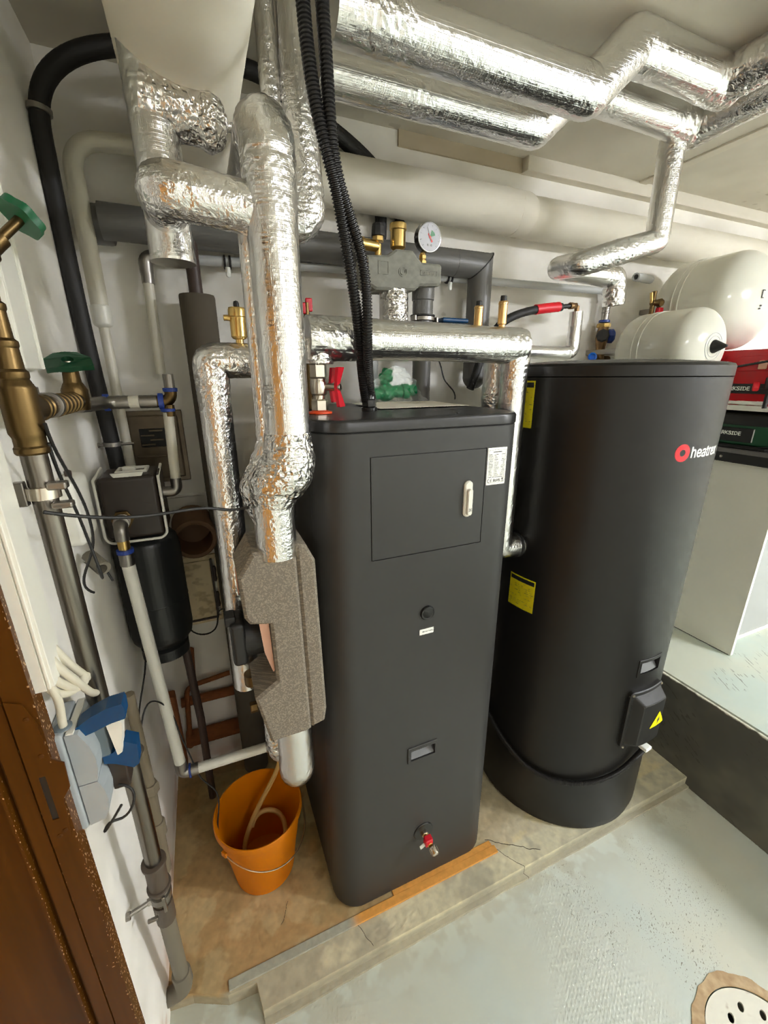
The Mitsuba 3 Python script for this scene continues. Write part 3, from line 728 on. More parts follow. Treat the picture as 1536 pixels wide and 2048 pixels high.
# ball valve under the manifold's left end
k = 'ball_valve'
tag(k, 'nickel ball valve with a red butterfly handle on top of the square tank', 'valve')
vx = 0.278
vb = A(vx, my, 1.661)
add(k + '__seal', put(lathe([(0.030, 0), (0.030, 0.004), (0.022, 0.006)], 28), vb), 'm_orange_seal', 35)
add(k + '__lower_nut', hexa(vb + A(0, 0, 0.005), Z_, 0.0215, 0.030), 'm_nickel')
add(k + '__body', put(lathe([(0.015, 0), (0.015, 0.010), (0.020, 0.014), (0.0215, 0.022), (0.0215, 0.040), (0.019, 0.046), (0.019, 0.05)], 28), vb + A(0, 0, 0.034)), 'm_nickel', 35)
add(k + '__upper_nut', hexa(vb + A(0, 0, 0.084), Z_, 0.0215, 0.036), 'm_nickel')
st = A(0.78, -0.62, 0) / np.linalg.norm(A(0.78, -0.62, 0))
add(k + '__stem', cyl(vb + A(0, 0, 0.064) + st * 0.018, st, 0.009, 0.040, 18, 0.001), 'm_nickel', 35)
wing = Polygon([(-0.006, -0.006), (-0.016, -0.044), (0.016, -0.044), (0.006, -0.006), (0.006, 0.006), (0.016, 0.044), (-0.016, 0.044), (-0.006, 0.006)]).buffer(0.003)
wm = extr(wing, 0.008)
wm.vertices[:, 2] += np.clip(np.abs(wm.vertices[:, 1]) - 0.008, 0, 1) * 0.25
add(k + '__handle', put(wm, vb + A(0, 0, 0.064) + st * 0.044, st, A(0.62, 0.78, 0)), 'm_red', 30)
k = 'ball_valve_001'
tag(k, 'second red handled valve half hidden behind the nickel ball valve', 'valve')
vc_ = A(0.315, 1.235, 1.661)
add(k + '__body', put(lathe([(0.018, 0), (0.018, 0.03), (0.014, 0.034), (0.020, 0.05), (0.020, 0.085), (0.015, 0.09), (0.018, 0.094), (0.018, 0.12)], 24), vc_), 'm_nickel', 35)
add(k + '__stem', cyl(vc_ + A(0, 0, 0.066) + st * 0.016, st, 0.008, 0.034, 18, 0.001), 'm_nickel', 35)
add(k + '__handle', put(wm.copy(), vc_ + A(0, 0, 0.066) + st * 0.040, st, A(0.62, 0.78, 0)), 'm_red', 30)
# valve with two red handles behind the manifold
k = 'red_lever_valve'
tag(k, 'small brass valve with red lever wings peeking over the left end of the foil manifold', 'valve')
q = A(0.300, 1.25, 1.893)
add(k + '__body', cyl(q + A(-0.04, 0, 0), X_, 0.016, 0.10, 20, 0.002), 'm_brass_old', 35)
add(k + '__riser', cyl(q + A(0.0, 0, -0.2325), Z_, 0.011, 0.22, 16), 'm_brass_old', 35)
add(k + '__stem', cyl(q + A(0.0, 0, 0), Z_, 0.008, 0.05, 16), 'm_brass_old', 35)
add(k + '__wing', rb(0.298, 0.317, 1.245, 1.255, 1.921, 1.955, 0.003), 'm_red', 30)
add(k + '__wing', rb(0.280, 0.293, 1.225, 1.235, 1.912, 1.940, 0.003), 'm_red', 30)
# slim brass air vents on the manifold
def slim_vent(key, o, h, r, label, m='m_brass_warm', cap='m_black'):
    add(key + '__body', put(lathe([(r * 0.75, 0), (r * 0.75, h * 0.16), (r, h * 0.18), (r, h * 0.74), (r * 1.08, h * 0.75), (r * 1.08, h * 0.80), (r, h * 0.81), (r * 0.95, h * 0.84)], 24), o), m, 35)
    add(key + '__cap', put(lathe([(r * 0.68, 0), (r * 0.68, h * 0.15), (r * 0.6, h * 0.17), (0, h * 0.17)], 20), o + A(0, 0, h * 0.83)), cap, 35)
    tag(key, label, 'air vent', None)
slim_vent('slim_air_vent', A(0.823, my, 1.875), 0.090, 0.0125, 'taller slim brass air vent at the right end of the foil manifold')
slim_vent('slim_air_vent_001', A(0.752, 1.085, 1.872), 0.077, 0.0122, 'shorter slim brass air vent on the foil manifold')

# tall main pipe left of the tank: upright, top bend, branch, lower stub, lump and thin side pipe
k = 'tall_foil_pipe'
tag(k, 'tallest foil wrapped pipe with an orange sheen, upright in front of the square tank', 'pipe')
ux, uy = 0.1585, 0.880
add(k + '__upright', foil([(ux, uy, 1.585), (ux, uy, 2.162), (ux, 1.20, 2.162), (ux + 0.0, 1.24, 2.162)], 0.0450, 0.05, 0.0008, [((ux, uy, 2.13), 0.10, 0.0035), ((ux, uy + 0.05, 2.15), 0.10, 0.003), ((ux, uy, 1.60), 0.05, 0.004)], seed=11, n=64), 'm_foil_scrim', 34)
add(k + '__lower_stub', foil([(0.1165, 0.890, 1.370), (0.1175, 0.890, 1.520)], 0.0435, 0.05, 0.0009, [((0.118, 0.89, 1.55), 0.07, 0.005)], seed=12), 'm_foil', 34)
def prof_r(*kv):
    return lambda q_, L: float(np.interp(q_ / L, [a_ for a_, b_ in kv], [b_ for a_, b_ in kv]))
add(k + '__crumpled_joint', foil([(0.1580, 0.880, 1.640), (0.1580, 0.880, 1.585), (0.1500, 0.882, 1.560), (0.1230, 0.888, 1.530), (0.1170, 0.890, 1.490)], 0.05, 0.02, 0.003, [((0.14, 0.885, 1.565), 0.11, 0.0065)], seed=21, rfun=prof_r((0, 0.0452), (0.2, 0.0475), (0.45, 0.0535), (0.62, 0.0545), (0.8, 0.049), (1, 0.0435))), 'm_foil_crumpled', 28)
add(k + '__crumpled_joint', foil([(0.118, 0.940, 1.615), (0.108, 0.934, 1.565), (0.094, 0.926, 1.515), (0.098, 0.930, 1.440)], 0.03, 0.02, 0.003, [((0.10, 0.93, 1.53), 0.11, 0.006)], seed=22, rfun=prof_r((0, 0.016), (0.3, 0.026), (0.55, 0.037), (0.75, 0.033), (1, 0.020))), 'm_foil_crumpled', 28)
add(k + '__side_pipe', foil([(0.113, 0.945, 1.20), (0.118, 0.940, 1.55), (0.118, 0.940, 2.02)], 0.0155, 0.05, 0.0012, [((0.118, 0.94, 1.55), 0.09, 0.008)], n=28, seed=13), 'm_foil', 34)
add(k + '__branch', foil([(0.150, 0.892, 2.030), (-0.012, 0.892, 2.045), (-0.016, 1.06, 2.06)], 0.0395, 0.020, 0.0012, [((-0.01, 0.89, 2.03), 0.085, 0.004), ((0.12, 0.89, 2.03), 0.05, 0.004), ((-0.03, 0.95, 2.05), 0.08, 0.003)], seed=14, n=64), 'm_foil', 34)
# second upright hanging below the large white pipe, with a wrapped valve
k = 'hanging_foil_pipe'
tag(k, 'foil wrapped pipe hanging from the large white pipe with a bulging wrapped valve', 'pipe')
hx, hy = -0.015, 1.075
add(k + '__upright', foil([(hx, hy, 1.975), (hx, hy, 2.36)], 0.0425, 0.05, 0.001, [((hx, hy, 1.985), 0.05, 0.003), ((hx, hy, 2.28), 0.08, 0.005)], seed=31), 'm_foil_scrim', 34)
vb_ = foil([(hx - 0.01, hy + 0.0, 2.245), (hx + 0.10, hy - 0.01, 2.225)], 0.050, 0.05, 0.002, [((hx + 0.03, hy, 2.235), 0.12, 0.006)], seed=33, rfun=lambda s, L: 0.052 - 0.012 * s / L)
add(k + '__wrapped_valve', vb_, 'm_foil_crumpled', 25)
kb = trimesh.creation.icosphere(subdivisions=5, radius=1.0)
kb = M(kb.vertices * [0.030, 0.044, 0.044] + A(hx + 0.098, hy - 0.012, 2.222), kb.faces)
add(k + '__wrapped_valve__knob', crumple(kb, 0.002, [((hx + 0.098, hy - 0.01, 2.22), 0.1, 0.0065)], seed=35), 'm_foil_crumpled', 25)
add(k + '__wrapped_valve__spindle', cyl((hx + 0.120, hy - 0.012, 2.222), X_, 0.009, 0.022, 16), 'm_foil_crumpled')
# U-bend pipe behind the tall one, rising to the ceiling, and a thinner companion
foilpipe('rising_foil_pipe', 'foil wrapped pipe rising to the ceiling behind the tall foil pipe', pts=[(0.272, 1.165, CEIL + 0.02), (0.292, 1.165, 2.20), (0.300, 1.165, 2.100), (0.190, 1.175, 2.10)], r=0.040, bend=0.045, spots=[((0.298, 1.165, 2.12), 0.09, 0.006), ((0.29, 1.165, 2.25), 0.08, 0.003)], seed=41, rfun=lambda s, L: 0.026 + 0.014 * min(1, max(0, (s - 0.08) / 0.25)))
foilpipe('rising_foil_pipe_001', 'thinner foil wrapped pipe rising to the ceiling beside the white pipe', pts=[(0.222, 1.17, CEIL + 0.02), (0.232, 1.17, 2.12)], r=0.021, bend=0.04, n=32, spots=[((0.225, 1.17, 2.38), 0.06, 0.003)], seed=43)
# lower left foil pipe with elbow and vent
foilpipe('elbow_foil_pipe', 'foil wrapped pipe with an elbow behind the tall one, running down beside the pump group', pts=[(0.165, 1.045, 1.785), (0.030, 1.045, 1.785), (0.030, 1.045, 1.40), (0.022, 1.045, 0.93)], r=0.0345, bend=0.012, spots=[((0.03, 1.045, 1.77), 0.08, 0.004), ((0.12, 1.045, 1.78), 0.06, 0.004), ((0.03, 1.045, 1.45), 0.06, 0.002)], seed=51)
def pot_vent(key, o, h, r, label, m='m_brass'):
    add(key + '__body', put(lathe([(r * 0.5, 0), (r * 0.5, h * 0.14), (r * 0.8, h * 0.16), (r, h * 0.22), (r, h * 0.74), (r * 1.10, h * 0.76), (r * 1.10, h * 0.94), (r * 0.98, h)], 28), o), m, 35)
    tag(key, label, 'air vent')
pot_vent('pot_air_vent', A(0.097, 1.045, 1.818), 0.075, 0.017, 'stubby brass air vent on the elbowed foil pipe at the left')
add('pot_air_vent__side_port', cyl((0.082, 1.045, 1.872), A(-1, 0, 0), 0.006, 0.014, 14, 0.001), 'm_brass', 35)
add('pot_air_vent__cap', put(lathe([(0.006, 0), (0.006, 0.010), (0.004, 0.014), (0, 0.015)], 14), (0.097, 1.045, 1.892)), 'm_black', 35)
# bottom bend below the pump group
k = 'foil_bottom_bend'
tag(k, 'foil wrapped pipe below the pump group, ending in a rounded bend above the bucket', 'pipe')
add(k + '__main_run', foil([(0.122, 0.915, 0.93), (0.122, 0.915, 0.690), (0.128, 1.02, 0.688)], 0.0455, 0.040, 0.0008, [((0.122, 0.92, 0.70), 0.07, 0.004)], seed=61), 'm_foil_scrim', 34)
add(k + '__side_pipe', foil([(0.078, 0.985, 0.95), (0.080, 0.985, 0.72), (0.11, 1.03, 0.64)], 0.024, 0.05, 0.0012, [((0.08, 0.985, 0.80), 0.09, 0.007)], seed=62, n=36), 'm_foil_crumpled', 30)

# ceiling runs
k = 'ceiling_foil_pipe'
tag(k, 'front thick foil pipe stepping along under the ceiling, nearer the camera', 'pipe')
add(k + '__main_run', foil([(0.325, 1.015, 2.425), (0.60, 1.015, 2.425), (0.992, 1.015, 2.425), (1.105, 1.000, 2.535), (1.50, 1.003, 2.535)], 0.054, 0.012, 0.0013, [((0.98, 1.015, 2.42), 0.08, 0.003), ((0.42, 0.98, 2.42), 0.06, 0.007), ((1.14, 1.0, 2.53), 0.08, 0.004), ((1.45, 1.0, 2.53), 0.08, 0.006)], seed=71), 'm_foil_scrim', 34)
add(k + '__corner_run', foil([(1.47, 1.02, 2.535), (1.475, 0.30, 2.535), (1.475, -0.6, 2.535)], 0.049, 0.03, 0.0025, [((1.47, 0.98, 2.53), 0.10, 0.007), ((1.47, 0.86, 2.53), 0.10, 0.004)], seed=72), 'm_foil', 34)
k = 'ceiling_foil_pipe_001'
tag(k, 'rear thick foil pipe under the ceiling, with another pipe dropping from its corner', 'pipe')
add(k + '__main_run', foil([(0.345, 1.215, 2.440), (0.60, 1.215, 2.440), (1.000, 1.215, 2.440), (1.115, 1.185, 2.545), (1.66, 1.185, 2.540)], 0.051, 0.012, 0.0013, [((1.0, 1.215, 2.43), 0.08, 0.003), ((0.62, 1.19, 2.43), 0.06, 0.003), ((1.2, 1.18, 2.54), 0.08, 0.003), ((1.6, 1.18, 2.53), 0.10, 0.007)], seed=73), 'm_foil_scrim', 34)
add(k + '__corner_run', foil([(1.645, 1.26, 2.54), (1.655, 0.30, 2.54), (1.655, -0.6, 2.54)], 0.049, 0.03, 0.002, [((1.64, 1.2, 2.53), 0.10, 0.007)], seed=74), 'm_foil', 34)
add(k + '__drop', foil([(1.600, 1.225, 2.52), (1.603, 1.225, 2.215), (1.33, 1.305, 2.135), (1.335, 1.42, 2.145), (1.66, 1.43, 2.140), (1.675, 1.43, 2.035)], 0.0405, 0.010, 0.0012, [((1.60, 1.22, 2.48), 0.06, 0.004), ((1.45, 1.26, 2.17), 0.10, 0.005), ((1.33, 1.32, 2.14), 0.07, 0.003), ((1.66, 1.43, 2.12), 0.08, 0.005), ((1.67, 1.43, 2.05), 0.06, 0.005)], seed=75), 'm_foil_scrim', 34)
# small foil pipe behind the round tank
k = 'small_foil_pipe'
tag(k, 'small foil wrapped pipe standing behind the round tank under the red taped hose', 'pipe')
add(k + '__main_run', foil([(1.10, 1.50, 1.845), (1.548, 1.50, 1.845), (1.543, 1.50, 2.012)], 0.0275, 0.028, 0.0009, [((1.52, 1.5, 1.85), 0.06, 0.003)], seed=81, n=40), 'm_foil', 34)

# ------------------------------------------------------------------ pump group in its grey foam shells
k = 'pump_group'
tag(k, 'grey speckled foam cased pump group hanging beside the square tank', 'pump group')
shellL = Polygon([(0.048, 1.372), (0.060, 1.392), (0.153, 1.398), (0.160, 0.884), (0.150, 0.878), (0.058, 0.878), (0.032, 1.020), (0.086, 1.055), (0.084, 1.212), (0.040, 1.222), (0.030, 1.240), (0.026, 1.340)]).buffer(-0.003).buffer(0.003)
shellR = Polygon([(0.154, 1.398), (0.178, 1.392), (0.196, 1.352), (0.203, 0.930), (0.196, 0.892), (0.161, 0.884)]).buffer(-0.003).buffer(0.003)
def shell(poly, y0, y1, ch):
    inner = poly.buffer(-ch, join_style=2)
    a = slab(list(poly.exterior.coords)[:-1], y0 + ch, y1)
    b = slab(list(inner.exterior.coords)[:-1], y0, y0 + ch + 0.002)
    return cat(a, b)
def bev_shell(poly, y0, y1, ch):
    """extruded shell whose front rim is bevelled"""
    c = np.array(poly.exterior.coords)[:-1]
    if Polygon(c).exterior.is_ccw is False: c = c[::-1]
    n = len(c)
    e = np.roll(c, -1, 0) - c
    e /= np.maximum(np.linalg.norm(e, axis=1, keepdims=True), 1e-9)
    nr = np.c_[-e[:, 1], e[:, 0]]
    m_ = nr + np.roll(nr, 1, 0)
    m_ /= np.maximum(np.linalg.norm(m_, axis=1, keepdims=True), 1e-6)
    ci = c + m_ * ch * 1.1
    tri_v, tri_f = trimesh.creation.triangulate_polygon(Polygon(ci).buffer(0), engine='earcut')
    V = [np.c_[c[:, 0], np.full(n, y1), c[:, 1]], np.c_[c[:, 0], np.full(n, y0 + ch), c[:, 1]], np.c_[ci[:, 0], np.full(n, y0), ci[:, 1]]]
    F = []
    for L in (0, 1):
        for i in range(n):
            j = (i + 1) % n
            F += [(L * n + i, L * n + j, L * n + n + j), (L * n + i, L * n + n + j, L * n + n + i)]
    V = np.vstack(V)
    base_ = len(V)
    cap = np.c_[tri_v[:, 0], np.full(len(tri_v), y0), tri_v[:, 1]]
    V = np.vstack([V, cap]); F = np.vstack([F, tri_f + base_])
    tv, tf = trimesh.creation.triangulate_polygon(Polygon(c), engine='earcut')
    b2 = len(V)
    V = np.vstack([V, np.c_[tv[:, 0], np.full(len(tv), y1), tv[:, 1]]]); F = np.vstack([F, tf[:, ::-1] + b2])
    m = M(V, F)
    trimesh.repair.fix_normals(m)
    return m
add(k + '__left_shell', bev_shell(shellL, 0.862, 1.005, 0.006), 'm_epp')
add(k + '__right_shell', bev_shell(shellR, 0.864, 1.005, 0.006), 'm_epp')
add(k + '__pump', cat(cyl((0.020, 0.965, 1.135), X_, 0.052, 0.065, 32, 0.006), rb(-0.004, 0.03, 0.91, 0.99, 1.085, 1.20, 0.010)), 'm_black', 35)
add(k + '__pump_cable_socket', rb(-0.012, 0.012, 0.925, 0.965, 1.19, 1.215, 0.004), 'm_black', 30)
add(k + '__type_plate', slab([(0.060, 1.214), (0.0815, 1.212), (0.085, 1.075), (0.081, 1.072), (0.066, 1.13)], 0.880, 0.884), 'm_copper_label')
add(k + '__side_window', put(rb(-0.030, 0.030, -0.012, 0.012, 0, 0.003, 0.001), (0.0275, 0.935, 1.30), A(-1, 0, 0), Z_), 'm_copper_label')
add(k + '__union', cyl((0.035, 0.965, 0.99), Z_, 0.020, 0.03, 20), 'm_brass_old', 35)
add(k + '__side_plug', hexa((0.02, 0.945, 0.93), X_, 0.014, 0.02), 'm_brass_old')
# ------------------------------------------------------------------ safety group behind the manifold
k = 'safety_group'
tag(k, 'grey foam block carrying a brass safety valve, air vent and pressure gauge', 'safety group')
sy = 1.42
blk = Polygon([(0.528, 2.030), (0.528, 2.108), (0.600, 2.114), (0.615, 2.122), (0.630, 2.134), (0.690, 2.134), (0.708, 2.115), (0.722, 2.104), (0.792, 2.104), (0.797, 2.098), (0.797, 2.046), (0.790, 2.040), (0.716, 2.034), (0.700, 2.020), (0.560, 2.014)])
add(k + '__block', bev_shell(blk.buffer(-0.004).buffer(0.004), sy - 0.045, sy + 0.05, 0.006), 'm_block', 30)
yf = sy - 0.0455
def embossed(x0, x1, z0, z1, w=0.002):
    return cat(bx(x0, x1, yf - 0.0012, yf + 0.001, z1 - w, z1), bx(x0, x1, yf - 0.0012, yf + 0.001, z0, z0 + w * 0.5), bx(x1 - w, x1, yf - 0.0012, yf + 0.001, z0, z1), bx(x0, x0 + w * 0.5, yf - 0.0012, yf + 0.001, z0, z1))
add(k + '__block__raised_frame', embossed(0.566, 0.602, 2.058, 2.096), 'm_block')
add(k + '__block__raised_frame', embossed(0.716, 0.778, 2.066, 2.082), 'm_block')
rg_ = extr(Point(0, 0).buffer(0.0145, 16).difference(Point(0, 0).buffer(0.0128, 16)), 0.002); add(k + '__block__raised_frame', cat(put(rg_, (0.652, yf + 0.0005, 2.070), -Y_), put(extr(Point(0, 0).buffer(0.009, 16).difference(Point(0, 0).buffer(0.0076, 16)), 0.002), (0.652, yf + 0.0005, 2.070), -Y_)), 'm_block')
add(k + '__block__raised_strokes', cat(*[bx(0.726 + 0.0062 * q_, 0.7278 + 0.0062 * q_ + 0.001 * (q_ % 3), yf - 0.0010, yf + 0.001, 2.069, 2.077) for q_ in range(7)]), 'm_block')
# gauge
g0 = A(0.752, sy - 0.030, 2.180)
gd = A(0.02, -1, -0.06)
add(k + '__gauge__case', put(lathe([(0.036, -0.030), (0.0425, -0.022), (0.0425, 0.004), (0.0415, 0.006), (0.0395, 0.006)], 44), g0, gd), 'm_black_gloss', 35)
bz_t = np.linspace(0, 2 * np.pi, 49)
bzX, bzY, bzZ = frame(gd)
add(k + '__gauge__bezel', tube(g0 + bzZ * 0.0055 + 0.0412 * (np.outer(np.cos(bz_t), bzX) + np.outer(np.sin(bz_t), bzY)), 0.0019, 8, False), 'm_chrome', 40)
add(k + '__gauge__face', put(lathe([(0.0395, 0.0058), (0.0395, 0.0062), (0, 0.0062)], 40), g0, gd), 'm_gauge_face')
GX, GY, GZ = frame(gd, X_)
GY = -GY if GY[2] < 0 else GY
def onface(poly, off, mtl, name, h=0.0004):
    m = extr(poly, h)
    v_ = m.vertices
    m.vertices = g0 + GZ / np.linalg.norm(GZ) * (0.0063 + off) + np.outer(v_[:, 0], GX) + np.outer(v_[:, 1], GY) + np.outer(v_[:, 2], GZ)
    add(k + '__gauge__' + name, m, mtl)
sect = Polygon([(0, 0)] + [(0.021 * math.cos(a), 0.021 * math.sin(a)) for a in np.radians(np.linspace(18, 75, 9))]).difference(Point(0, 0).buffer(0.004))
onface(sect, 0.0, 'm_green_pipe', 'green_field')
onface(affinity.rotate(Polygon([(-0.0008, -0.010), (0.0008, -0.010), (0.0005, 0.031), (-0.0005, 0.031)]), 22, origin=(0, 0)), 0.0012, 'm_black', 'needle')
onface(affinity.rotate(Polygon([(-0.003, -0.016), (0.003, -0.016), (0.002, 0.012), (-0.002, 0.012)]), 35, origin=(0, 0)), 0.0006, 'm_red', 'red_pointer')
onface(Point(0, 0).buffer(0.0038, 10), 0.0016, 'm_red', 'hub')
tk = [affinity.rotate(sbox(-0.0004, 0.031, 0.0004, 0.036), a, origin=(0, 0)) for a in range(-135, 136, 30)]
for q_ in tk:
    onface(q_, 0.0, 'm_ink', 'tick')
onface(Point(-0.006, -0.022).buffer(0.003, 8).difference(Point(-0.006, -0.022).buffer(0.0018, 8)), 0, 'm_ink', 'mark')
onface(Point(0.006, -0.022).buffer(0.003, 8).difference(Point(0.006, -0.022).buffer(0.0018, 8)), 0, 'm_ink', 'mark')
add(k + '__gauge__glass', put(lathe([(0.0392, 0.0090), (0.03, 0.0096), (0, 0.0100)], 40), g0, gd), 'm_gauge_glass', 60)
add(k + '__gauge__connector', cat(hexa((0.744, sy - 0.005, 2.103), Z_, 0.014, 0.016), hexa((0.744, sy - 0.005, 2.121), Z_, 0.0125, 0.014), cyl((0.744, sy - 0.005, 2.10), Z_, 0.009, 0.04, 16)), 'm_brass')
# air vent in the middle
add(k + '__air_vent', put(lathe([(0.012, 0), (0.012, 0.012), (0.020, 0.014), (0.0245, 0.019), (0.0245, 0.066), (0.0275, 0.068), (0.0275, 0.083), (0.026, 0.086), (0.006, 0.087), (0.006, 0.091), (0, 0.092)], 32), (0.655, sy, 2.130)), 'm_brass', 35)
# safety valve at the left
add(k + '__safety_valve__neck', cat(hexa((0.585, sy, 2.108), Z_, 0.0125, 0.014), cyl((0.585, sy, 2.112), Z_, 0.0105, 0.04, 20)), 'm_brass', 35)
add(k + '__safety_valve__body', cat(cyl((0.582, sy, 2.146), A(-1, -0.15, 0), 0.0165, 0.052, 24, 0.002), hexa((0.585, sy, 2.158), Z_, 0.019, 0.016)), 'm_brass', 30)
add(k + '__safety_valve__outlet', put(lathe([(0.016, 0), (0.0195, 0.002), (0.0195, 0.010), (0.016, 0.010), (0.0145, 0.003), (0, 0.003)], 24), (0.532, sy - 0.008, 2.146), A(-1, -0.15, 0)), 'm_brass', 35)
add(k + '__safety_valve__cap', put(lathe([(0.022, 0), (0.022, 0.006), (0.020, 0.026), (0.017, 0.034), (0, 0.036)], 8), (0.585, sy, 2.174)), 'm_black')
# foil sleeve and grey plastic socket below the block
add(k + '__foil_sleeve', foil([(0.640, sy, 1.86), (0.640, sy, 2.022)], 0.0475, 0.05, 0.001, [((0.65, sy - 0.04, 1.96), 0.07, 0.004)], seed=91), 'm_foil_crumpled', 34)
# grey plastic drain pieces
k = 'grey_socket_pipe'
tag(k, 'upright grey plastic pipe socket under the safety group, held by a clamp', 'pipe')
add(k + '__pipe', cyl((0.762, sy + 0.02, 1.55), Z_, 0.033, 0.45, 28), 'm_grey_pvc', 35)
add(k + '__socket', put(lathe([(0.036, 0), (0.036, 0.045), (0.039, 0.048), (0.039, 0.090), (0.041, 0.093), (0.041, 0.108), (0.038, 0.110)], 32), (0.762, sy + 0.02, 1.955)), 'm_grey_pvc', 35)
add(k + '__clamp', cat(put(lathe([(0.039, 0), (0.0425, 0.001), (0.0425, 0.012), (0.039, 0.013)], 32), (0.762, sy + 0.02, 1.936)), rb(0.716, 0.724, sy - 0.01, sy + 0.02, 1.934, 1.952, 0.002), rb(0.802, 0.810, sy - 0.01, sy + 0.02, 1.930, 1.948, 0.002)), 'm_zinc', 35)
add(k + '__clamp_rubber', put(lathe([(0.038, 0), (0.0435, 0.001), (0.0435, 0.006), (0.038, 0.007)], 32), (0.762, sy + 0.02, 1.949)), 'm_black_rubber', 35)
# other grey uprights behind the square tank
for i, (x, y, r, z1, lab) in enumerate([(0.605, 1.555, 0.030, 1.95, 'grey plastic upright seen under the manifold behind the conduits'), ]):
    kk = add('grey_upright', cyl((x, y, 0.052), Z_, r, z1 - 0.052, 24), 'm_grey_pipe', 35)
    tag(kk, lab, 'pipe')
k = 'grey_drain_pipe'
tag(k, 'large grey plastic drain pipe along the back wall with a mitred elbow', 'pipe')
py, pz = 1.605, 2.172
add(k + '__run', tube(np.array([(-0.20, py, pz + 0.006), (0.5, py, pz + 0.002), (1.06, py, pz)]), 0.0475, 28), 'm_grey_pvc', 35)
# mitred elbow: two cylinders cut by a 45 degree plane
ex = 1.108
half = 0.0485
a_ = tube(np.array([(0.98, py, pz), (ex + 0.2, py, pz)]), half, 36)
b_ = tube(np.array([(ex, py, 1.74), (ex, py, pz + 0.2)]), half, 36)
cutA = put(bx(-0.6, 0.6, -0.6, 0.6, 0, 0.6), (ex, py, pz), A(1, 0, -1))
cutB = put(bx(-0.6, 0.6, -0.6, 0.6, 0, 0.6), (ex, py, pz), A(-1, 0, 1))
add(k + '__elbow_arm', cut(a_, cutA), 'm_grey_pvc', 35)
add(k + '__down_arm', union(cut(b_, cutB), trimesh.creation.icosphere(subdivisions=3, radius=half).apply_translation((ex, py, 1.745))), 'm_grey_pvc', 35)
rim_t = np.linspace(0, 2 * np.pi, 40)
rimp = np.c_[ex + (half + 0.0005) * np.cos(rim_t), py + (half + 0.0005) * np.sin(rim_t), pz + (half + 0.0005) * np.cos(rim_t)]
add(k + '__mitre_lip', tube(rimp, 0.0022, 8, False), 'm_black', 35)
add(k + '__wall_hub', put(lathe([(0.0440, 0), (0.050, 0.002), (0.052, 0.01), (0.052, 0.07), (0.050, 0.078), (0.046, 0.08)], 36), (-0.255, py + 0.04, pz + 0.006), X_), 'm_grey_pvc', 35)
# thin grey pipe along the back wall with clamps, turning into the filling valve behind the round tank
k = 'thin_grey_pipe'
tag(k, 'thin pale grey pipe along the back wall from the left corner to the filling valve', 'pipe')
ty, tz0, tz1 = 1.645, 2.105, 2.136
add(k + '__run', tube(np.array([(-0.095, ty, tz0), (0.5, ty, 2.123), (1.86, ty, tz1)]), 0.0155, 18), 'm_grey_pipe', 35)
add(k + '__left_upright', tube(np.array([(-0.104, ty, 2.085), (-0.110, ty, 1.76)]), 0.0155, 18), 'm_white_pipe', 35)
add(k + '__left_elbow', cat(pipe([(-0.06, ty, tz0 + 0.001), (-0.104, ty, tz0), (-0.104, ty, 2.06)], 0.0195, 0.02, 18), cyl((-0.104, ty, 2.030), Z_, 0.0185, 0.04, 18)), 'm_zinc', 35)
def ring_clamp(key, x, z):
    add(key, cat(put(lathe([(0.016, 0), (0.021, 0.001), (0.021, 0.006), (0.016, 0.007)], 24), (x - 0.011, ty, z), X_), put(lathe([(0.016, 0), (0.021, 0.001), (0.021, 0.006), (0.016, 0.007)], 24), (x + 0.006, ty, z), X_)), 'm_black_rubber', 35)
    add(key + '__screw', cat(cyl((x, ty - 0.012, z - 0.036), A(0, -0.2, 1), 0.008, 0.02, 14, 0.002), cyl((x, ty - 0.012, z - 0.04), A(0, -1, 0), 0.0075, 0.008, 14, 0.002)), 'm_label', 35)
ring_clamp(k + '__clamp', 0.137, 2.110)
ring_clamp(k + '__clamp', 0.985, 2.127)
k = 'filling_valve'
tag(k, 'dark bronze filling valve with blue knobs behind the round tank, left of the vessels', 'valve')
fx = 1.882
add(k + '__elbow', pipe([(1.852, ty, tz1), (fx, ty, tz1), (fx, ty, 2.105)], 0.020, 0.02, 18), 'm_zinc', 35)
for z_ in (2.098, 1.998):
    add(k + '__blue_ring', put(lathe([(0.017, 0), (0.025, 0.001), (0.025, 0.011), (0.017, 0.012)], 24), (fx, ty, z_)), 'm_blue_ring', 35)
add(k + '__elbow_collar', put(lathe([(0.02, 0), (0.023, 0.002), (0.023, 0.012), (0.02, 0.014)], 20), (1.868, ty, tz1), X_), 'm_blue_ring', 35)
add(k + '__press_sleeve', put(lathe([(0.017, 0), (0.0165, 0.03), (0.0185, 0.032), (0.0185, 0.038), (0.0165, 0.040), (0.0165, 0.052), (0.0185, 0.054), (0.0185, 0.06), (0.017, 0.10)], 20), (fx, ty, 2.008)), 'm_zinc', 35)
add(k + '__brass_nut', hexa((fx, ty, 1.974), Z_, 0.032, 0.020, 8), 'm_brass')
add(k + '__body', cat(put(lathe([(0.020, 0.0), (0.024, 0.02), (0.030, 0.05), (0.026, 0.085), (0.022, 0.10)], 24), (fx - 0.012, ty - 0.01, 1.875)), cyl((fx - 0.012, ty - 0.01, 1.78), Z_, 0.022, 0.10, 22, 0.003), cyl((fx - 0.06, ty - 0.01, 1.825), X_, 0.019, 0.11, 20, 0.002)), 'm_bronze', 30)
add(k + '__knob', put(lathe([(0.012, 0), (0.026, 0.004), (0.030, 0.012), (0.030, 0.028), (0.024, 0.034), (0, 0.035)], 8), (fx - 0.02, ty - 0.02, 1.935), A(-0.75, -0.66, 0)), 'm_black')
